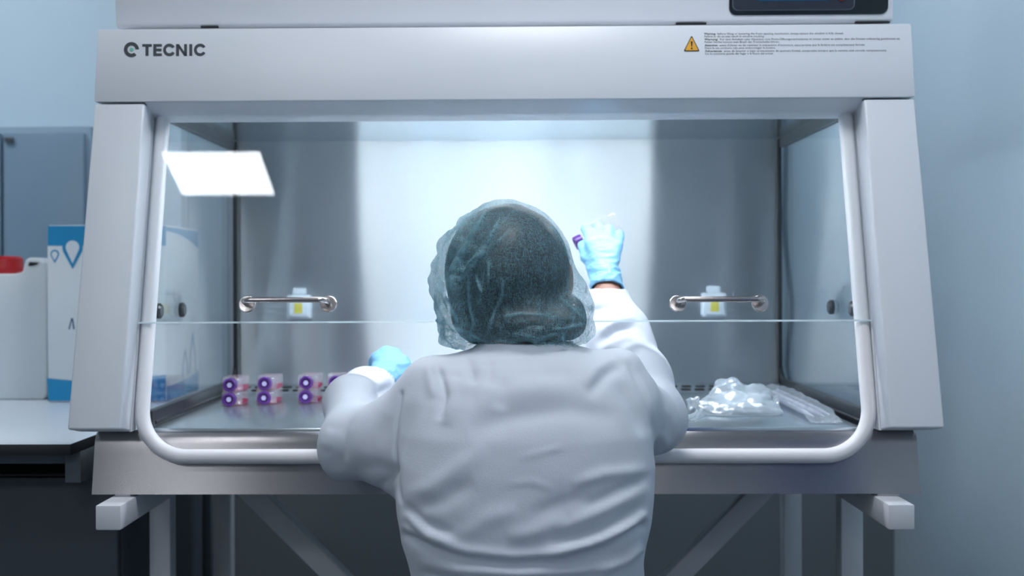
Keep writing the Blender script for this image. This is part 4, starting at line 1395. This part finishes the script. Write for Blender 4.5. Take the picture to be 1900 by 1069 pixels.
# stool under the person
sb = thing('lab_stool', (sx_, 1.62, -CAMZ), 'dark round laboratory stool under the seated person', 'stool')
part('seat', MB().lathe((sx_, 1.62, -.785), (0, 0, 1), [(0, .155), (.008, .17), (.030, .17), (.042, .155), (.045, .12)], 40), M['stool'], sb)
part('column', MB().lathe((sx_, 1.62, -1.13), (0, 0, 1), [(0, .028), (.20, .028), (.2005, .018), (.3445, .018)], 20), M['chrome'], sb)
for i in range(5):
    a = R(72 * i + 90)
    d = np.array([math.cos(a), math.sin(a), 0])
    c = np.array([sx_, 1.62, 0])
    part('foot', MB().sweep([c + d * .02 + (0, 0, -1.115), c + d * .12 + (0, 0, -1.125), c + d * .25 + (0, 0, -1.15)], [.016, .015, .012], 10), M['chrome'], sb)
    part('caster', MB().lathe(c + d * .25 + np.array([-.01 * math.sin(a), .01 * math.cos(a), -1.178]), (math.sin(a), -math.cos(a), 0), [(0, .0215), (.02, .0215)], 20), M['rubber'], sb)

# flask held in the raised hand
fcen = P(1114, 430, Y=2.2155)
held = flask('culture_flask', 'clear flask with a purple cap held up in the raised glove', (0, 0, 0), group=None, width=.043, hgt=.026, length=.062, full=False)
held.location = (0, 0, 0)
ang = math.degrees(math.atan2(24, 50))
# neck (-Y of the flask) turned to the left and down, broad side towards the hand
xa_ = np.array([math.cos(R(ang)), 0.10, math.sin(R(ang))])
xa_ /= np.linalg.norm(xa_)                       # from the neck to the flask bottom
ya_ = np.array([0, 1, 0]) - xa_ * xa_[1]
ya_ /= np.linalg.norm(ya_)                       # flask height direction
za_ = np.cross(xa_, ya_)
mm = Matrix(((za_[0], xa_[0], ya_[0], 0), (za_[1], xa_[1], ya_[1], 0), (za_[2], xa_[2], ya_[2], 0), (0, 0, 0, 1)))
ctr = np.array(fcen) - xa_ * .036 - ya_ * .013
mm.translation = Vector((ctr[0], ctr[1], ctr[2] + CAMZ))
held.matrix_world = mm

# ------------------------------------------------------------------ plastic bag and sealed packet on the tray
bq = P(1358, 772, Z=TZ)
bag = thing('plastic_bag', (bq[0], bq[1] + .06, TZ), 'crumpled clear plastic bag holding white pads on the tray beside the lab coat sleeve', 'bag')
def S_(px, py, dy, r):
    p = P(px, py, Y=bq[1] + dy)
    return (p[0], p[1], max(p[2], TZ + .004), r)
lo = np.array([bq[0] - .12, bq[1] - .05, TZ - .01])
ax, G = grid(lo, lo + np.array([.25, .24, .12]), .003)
yb0 = bq[1]
D = ellip(G, S_(1362, 761, .022, 0)[:3], (.066, .040, .017))
D = smin(D, ellip(G, S_(1368, 738, .07, 0)[:3], (.058, .048, .020)), .012)
D = smin(D, ellip(G, S_(1352, 720, .10, 0)[:3], (.026, .030, .018)), .012)
D = smin(D, ellip(G, S_(1404, 722, .10, 0)[:3], (.026, .030, .014)), .012)
D = smin(D, rcone(G, S_(1312, 757, .02, 0)[:3], S_(1296, 752, .015, 0)[:3], .016, .006), .014)
D = smin(D, ellip(G, S_(1427, 765, .03, 0)[:3], (.022, .030, .012)), .014)
D = np.maximum(D, TZ + .001 - G[2])
v, f = nets(ax, D)
v = smooth_mesh(v, f, 2)
n = normals(v, f)
up_m = np.clip((v[:, 2] - TZ - .003) / .01, 0, 1)
v = v + n * ((ridged(v, 15, 2.2, (.7, 1, 1.5), 2) - 1.0) * .0055 * up_m - (cells(v, 34, 4.0, (.8, 1, 1.3)) - .4) * .016 * up_m)[:, None]
v[:, 2] = np.maximum(v[:, 2], TZ + .0006)
arr_part('film', v, f, M['bag'], bag)
c = S_(1362, 768, .035, 0)
part('pad', MB().prism([(c[0] + x, c[1] + y, TZ + .004) for x, y in rrect(-.05, .05, -.028, .028, .012)], (0, 0, .016)), M['pad'], bag, bevel=.005, seg=3)
c = S_(1378, 768, .085, 0)
part('pad', MB().prism([(c[0] + x, c[1] + y, TZ + .006) for x, y in rrect(-.042, .042, -.026, .026, .012)], (0, 0, .026)), M['pad'], bag, bevel=.006, seg=3)
# twisted neck with a fanned tail and a trailing corner
def fan(name, pts, thick=.0006, sub=8, amp=.004, seed=0, base=.0015):
    """crumpled sheet over a quad of ground points (world) with heights"""
    mb = MB()
    g = np.zeros((sub + 1, sub + 1, 3))
    for i in range(sub + 1):
        for j in range(sub + 1):
            s_, t_ = i / sub, j / sub
            p = (1 - s_) * (1 - t_) * pts[0] + s_ * (1 - t_) * pts[1] + s_ * t_ * pts[2] + (1 - s_) * t_ * pts[3]
            p = p + np.array([0, 0, amp * (noise.noise(Vector((i * .9 + seed, j * .7, seed))) + .5 * noise.noise(Vector((i * 2.1, j * 1.7 + seed, 0))))])
            p[2] = max(p[2], TZ + base)
            g[i, j] = p
    vs = g.reshape(-1, 3)
    fs = [(i * (sub + 1) + j, (i + 1) * (sub + 1) + j, (i + 1) * (sub + 1) + j + 1, i * (sub + 1) + j + 1) for i in range(sub) for j in range(sub)]
    mb.add(vs, fs)
    o = part(name, mb, M['bag'], bag, recalc=False)
    md = o.modifiers.new('thickness', 'SOLIDIFY')
    md.thickness = thick
    md.offset = 1
    return o
A = lambda px, py, Y: P(px, py, Y=Y)
yb = bq[1]
fan('bag_tail', [A(1299, 750, yb + .01), A(1297, 736, yb + .012), A(1272, 742, yb + .02), A(1279, 763, yb + .004)], amp=.006, seed=1)
fan('bag_tail', [A(1303, 757, yb + .005), A(1298, 768, yb), A(1264, 800, yb - .09), A(1263, 778, yb - .03)], amp=.006, seed=5)
fan('bag_tail', [A(1310, 768, yb), A(1300, 758, yb), A(1280, 790, yb - .07), A(1290, 797, yb - .08)], amp=.006, seed=9)
fan('bag_tail', [A(1420, 752, yb + .03), A(1445, 730, yb + .06), A(1446, 762, yb + .03), A(1440, 776, yb + .02)], amp=.006, seed=12)

e0, e1 = P(1421, 731, Z=TZ), P(1534, 788, Z=TZ)
pk = thing('sealed_packet', ((e0[0] + e1[0]) / 2, (e0[1] + e1[1]) / 2, TZ), 'long clear sealed packet of white plastic pipettes lying along the side window', 'packet')
d = (e1 - e0) / np.linalg.norm(e1 - e0)
sd = np.array([-d[1], d[0], 0])
Lk = np.linalg.norm(e1 - e0)
lo = np.minimum(e0, e1) - np.array([.08, .08, .012])
hi = np.maximum(e0, e1) + np.array([.08, .08, .06])
ax, G = grid(lo, hi, .0032)
t = ((G[0] - e0[0]) * d[0] + (G[1] - e0[1]) * d[1]) / Lk
sdist = (G[0] - e0[0]) * sd[0] + (G[1] - e0[1]) * sd[1]
endf = np.clip(np.minimum(t + .0, 1 - t) / .16, 0, 1)
hgt = .0022 + .0125 * endf ** .8
wid = .030 - .005 * endf
zcen = TZ + .0012 + hgt
q = np.sqrt((sdist / wid) ** 2 + ((G[2] - zcen) / hgt) ** 2)
D = (q - 1) * np.minimum(hgt, wid)
D = np.maximum(D, np.maximum(-t, t - 1) * Lk)
v, f = nets(ax, D.astype(np.float32))
v = smooth_mesh(v, f, 2)
n = normals(v, f)
loc = np.stack([(v - e0) @ d, (v - e0) @ sd, v[:, 2]], 1)
v = v + n * ((ridged(loc, 22, 3.3, (.6, 2.2, 1), 2) - 1.0) * .0022 * np.clip(n[:, 2] + .3, 0, 1) - (cells(loc, 40, 2.0, (.6, 1.4, 1)) - .4) * .007 * np.clip(n[:, 2] + .3, 0, 1))[:, None]
v[:, 2] = np.maximum(v[:, 2], TZ + .0006)
arr_part('film', v, f, M['bag2'], pk)
for i in range(4):
    o0 = e0 + d * Lk * .10 + sd * (-.0140 + i * .0092) + np.array([0, 0, .0095 + .003 * (i % 2)])
    part('pipette', MB().sweep([o0, o0 + d * Lk * .72, o0 + d * Lk * .78, o0 + d * Lk * .84], [.0038, .0038, .0022, .0016], 12), M['pipette'], pk)
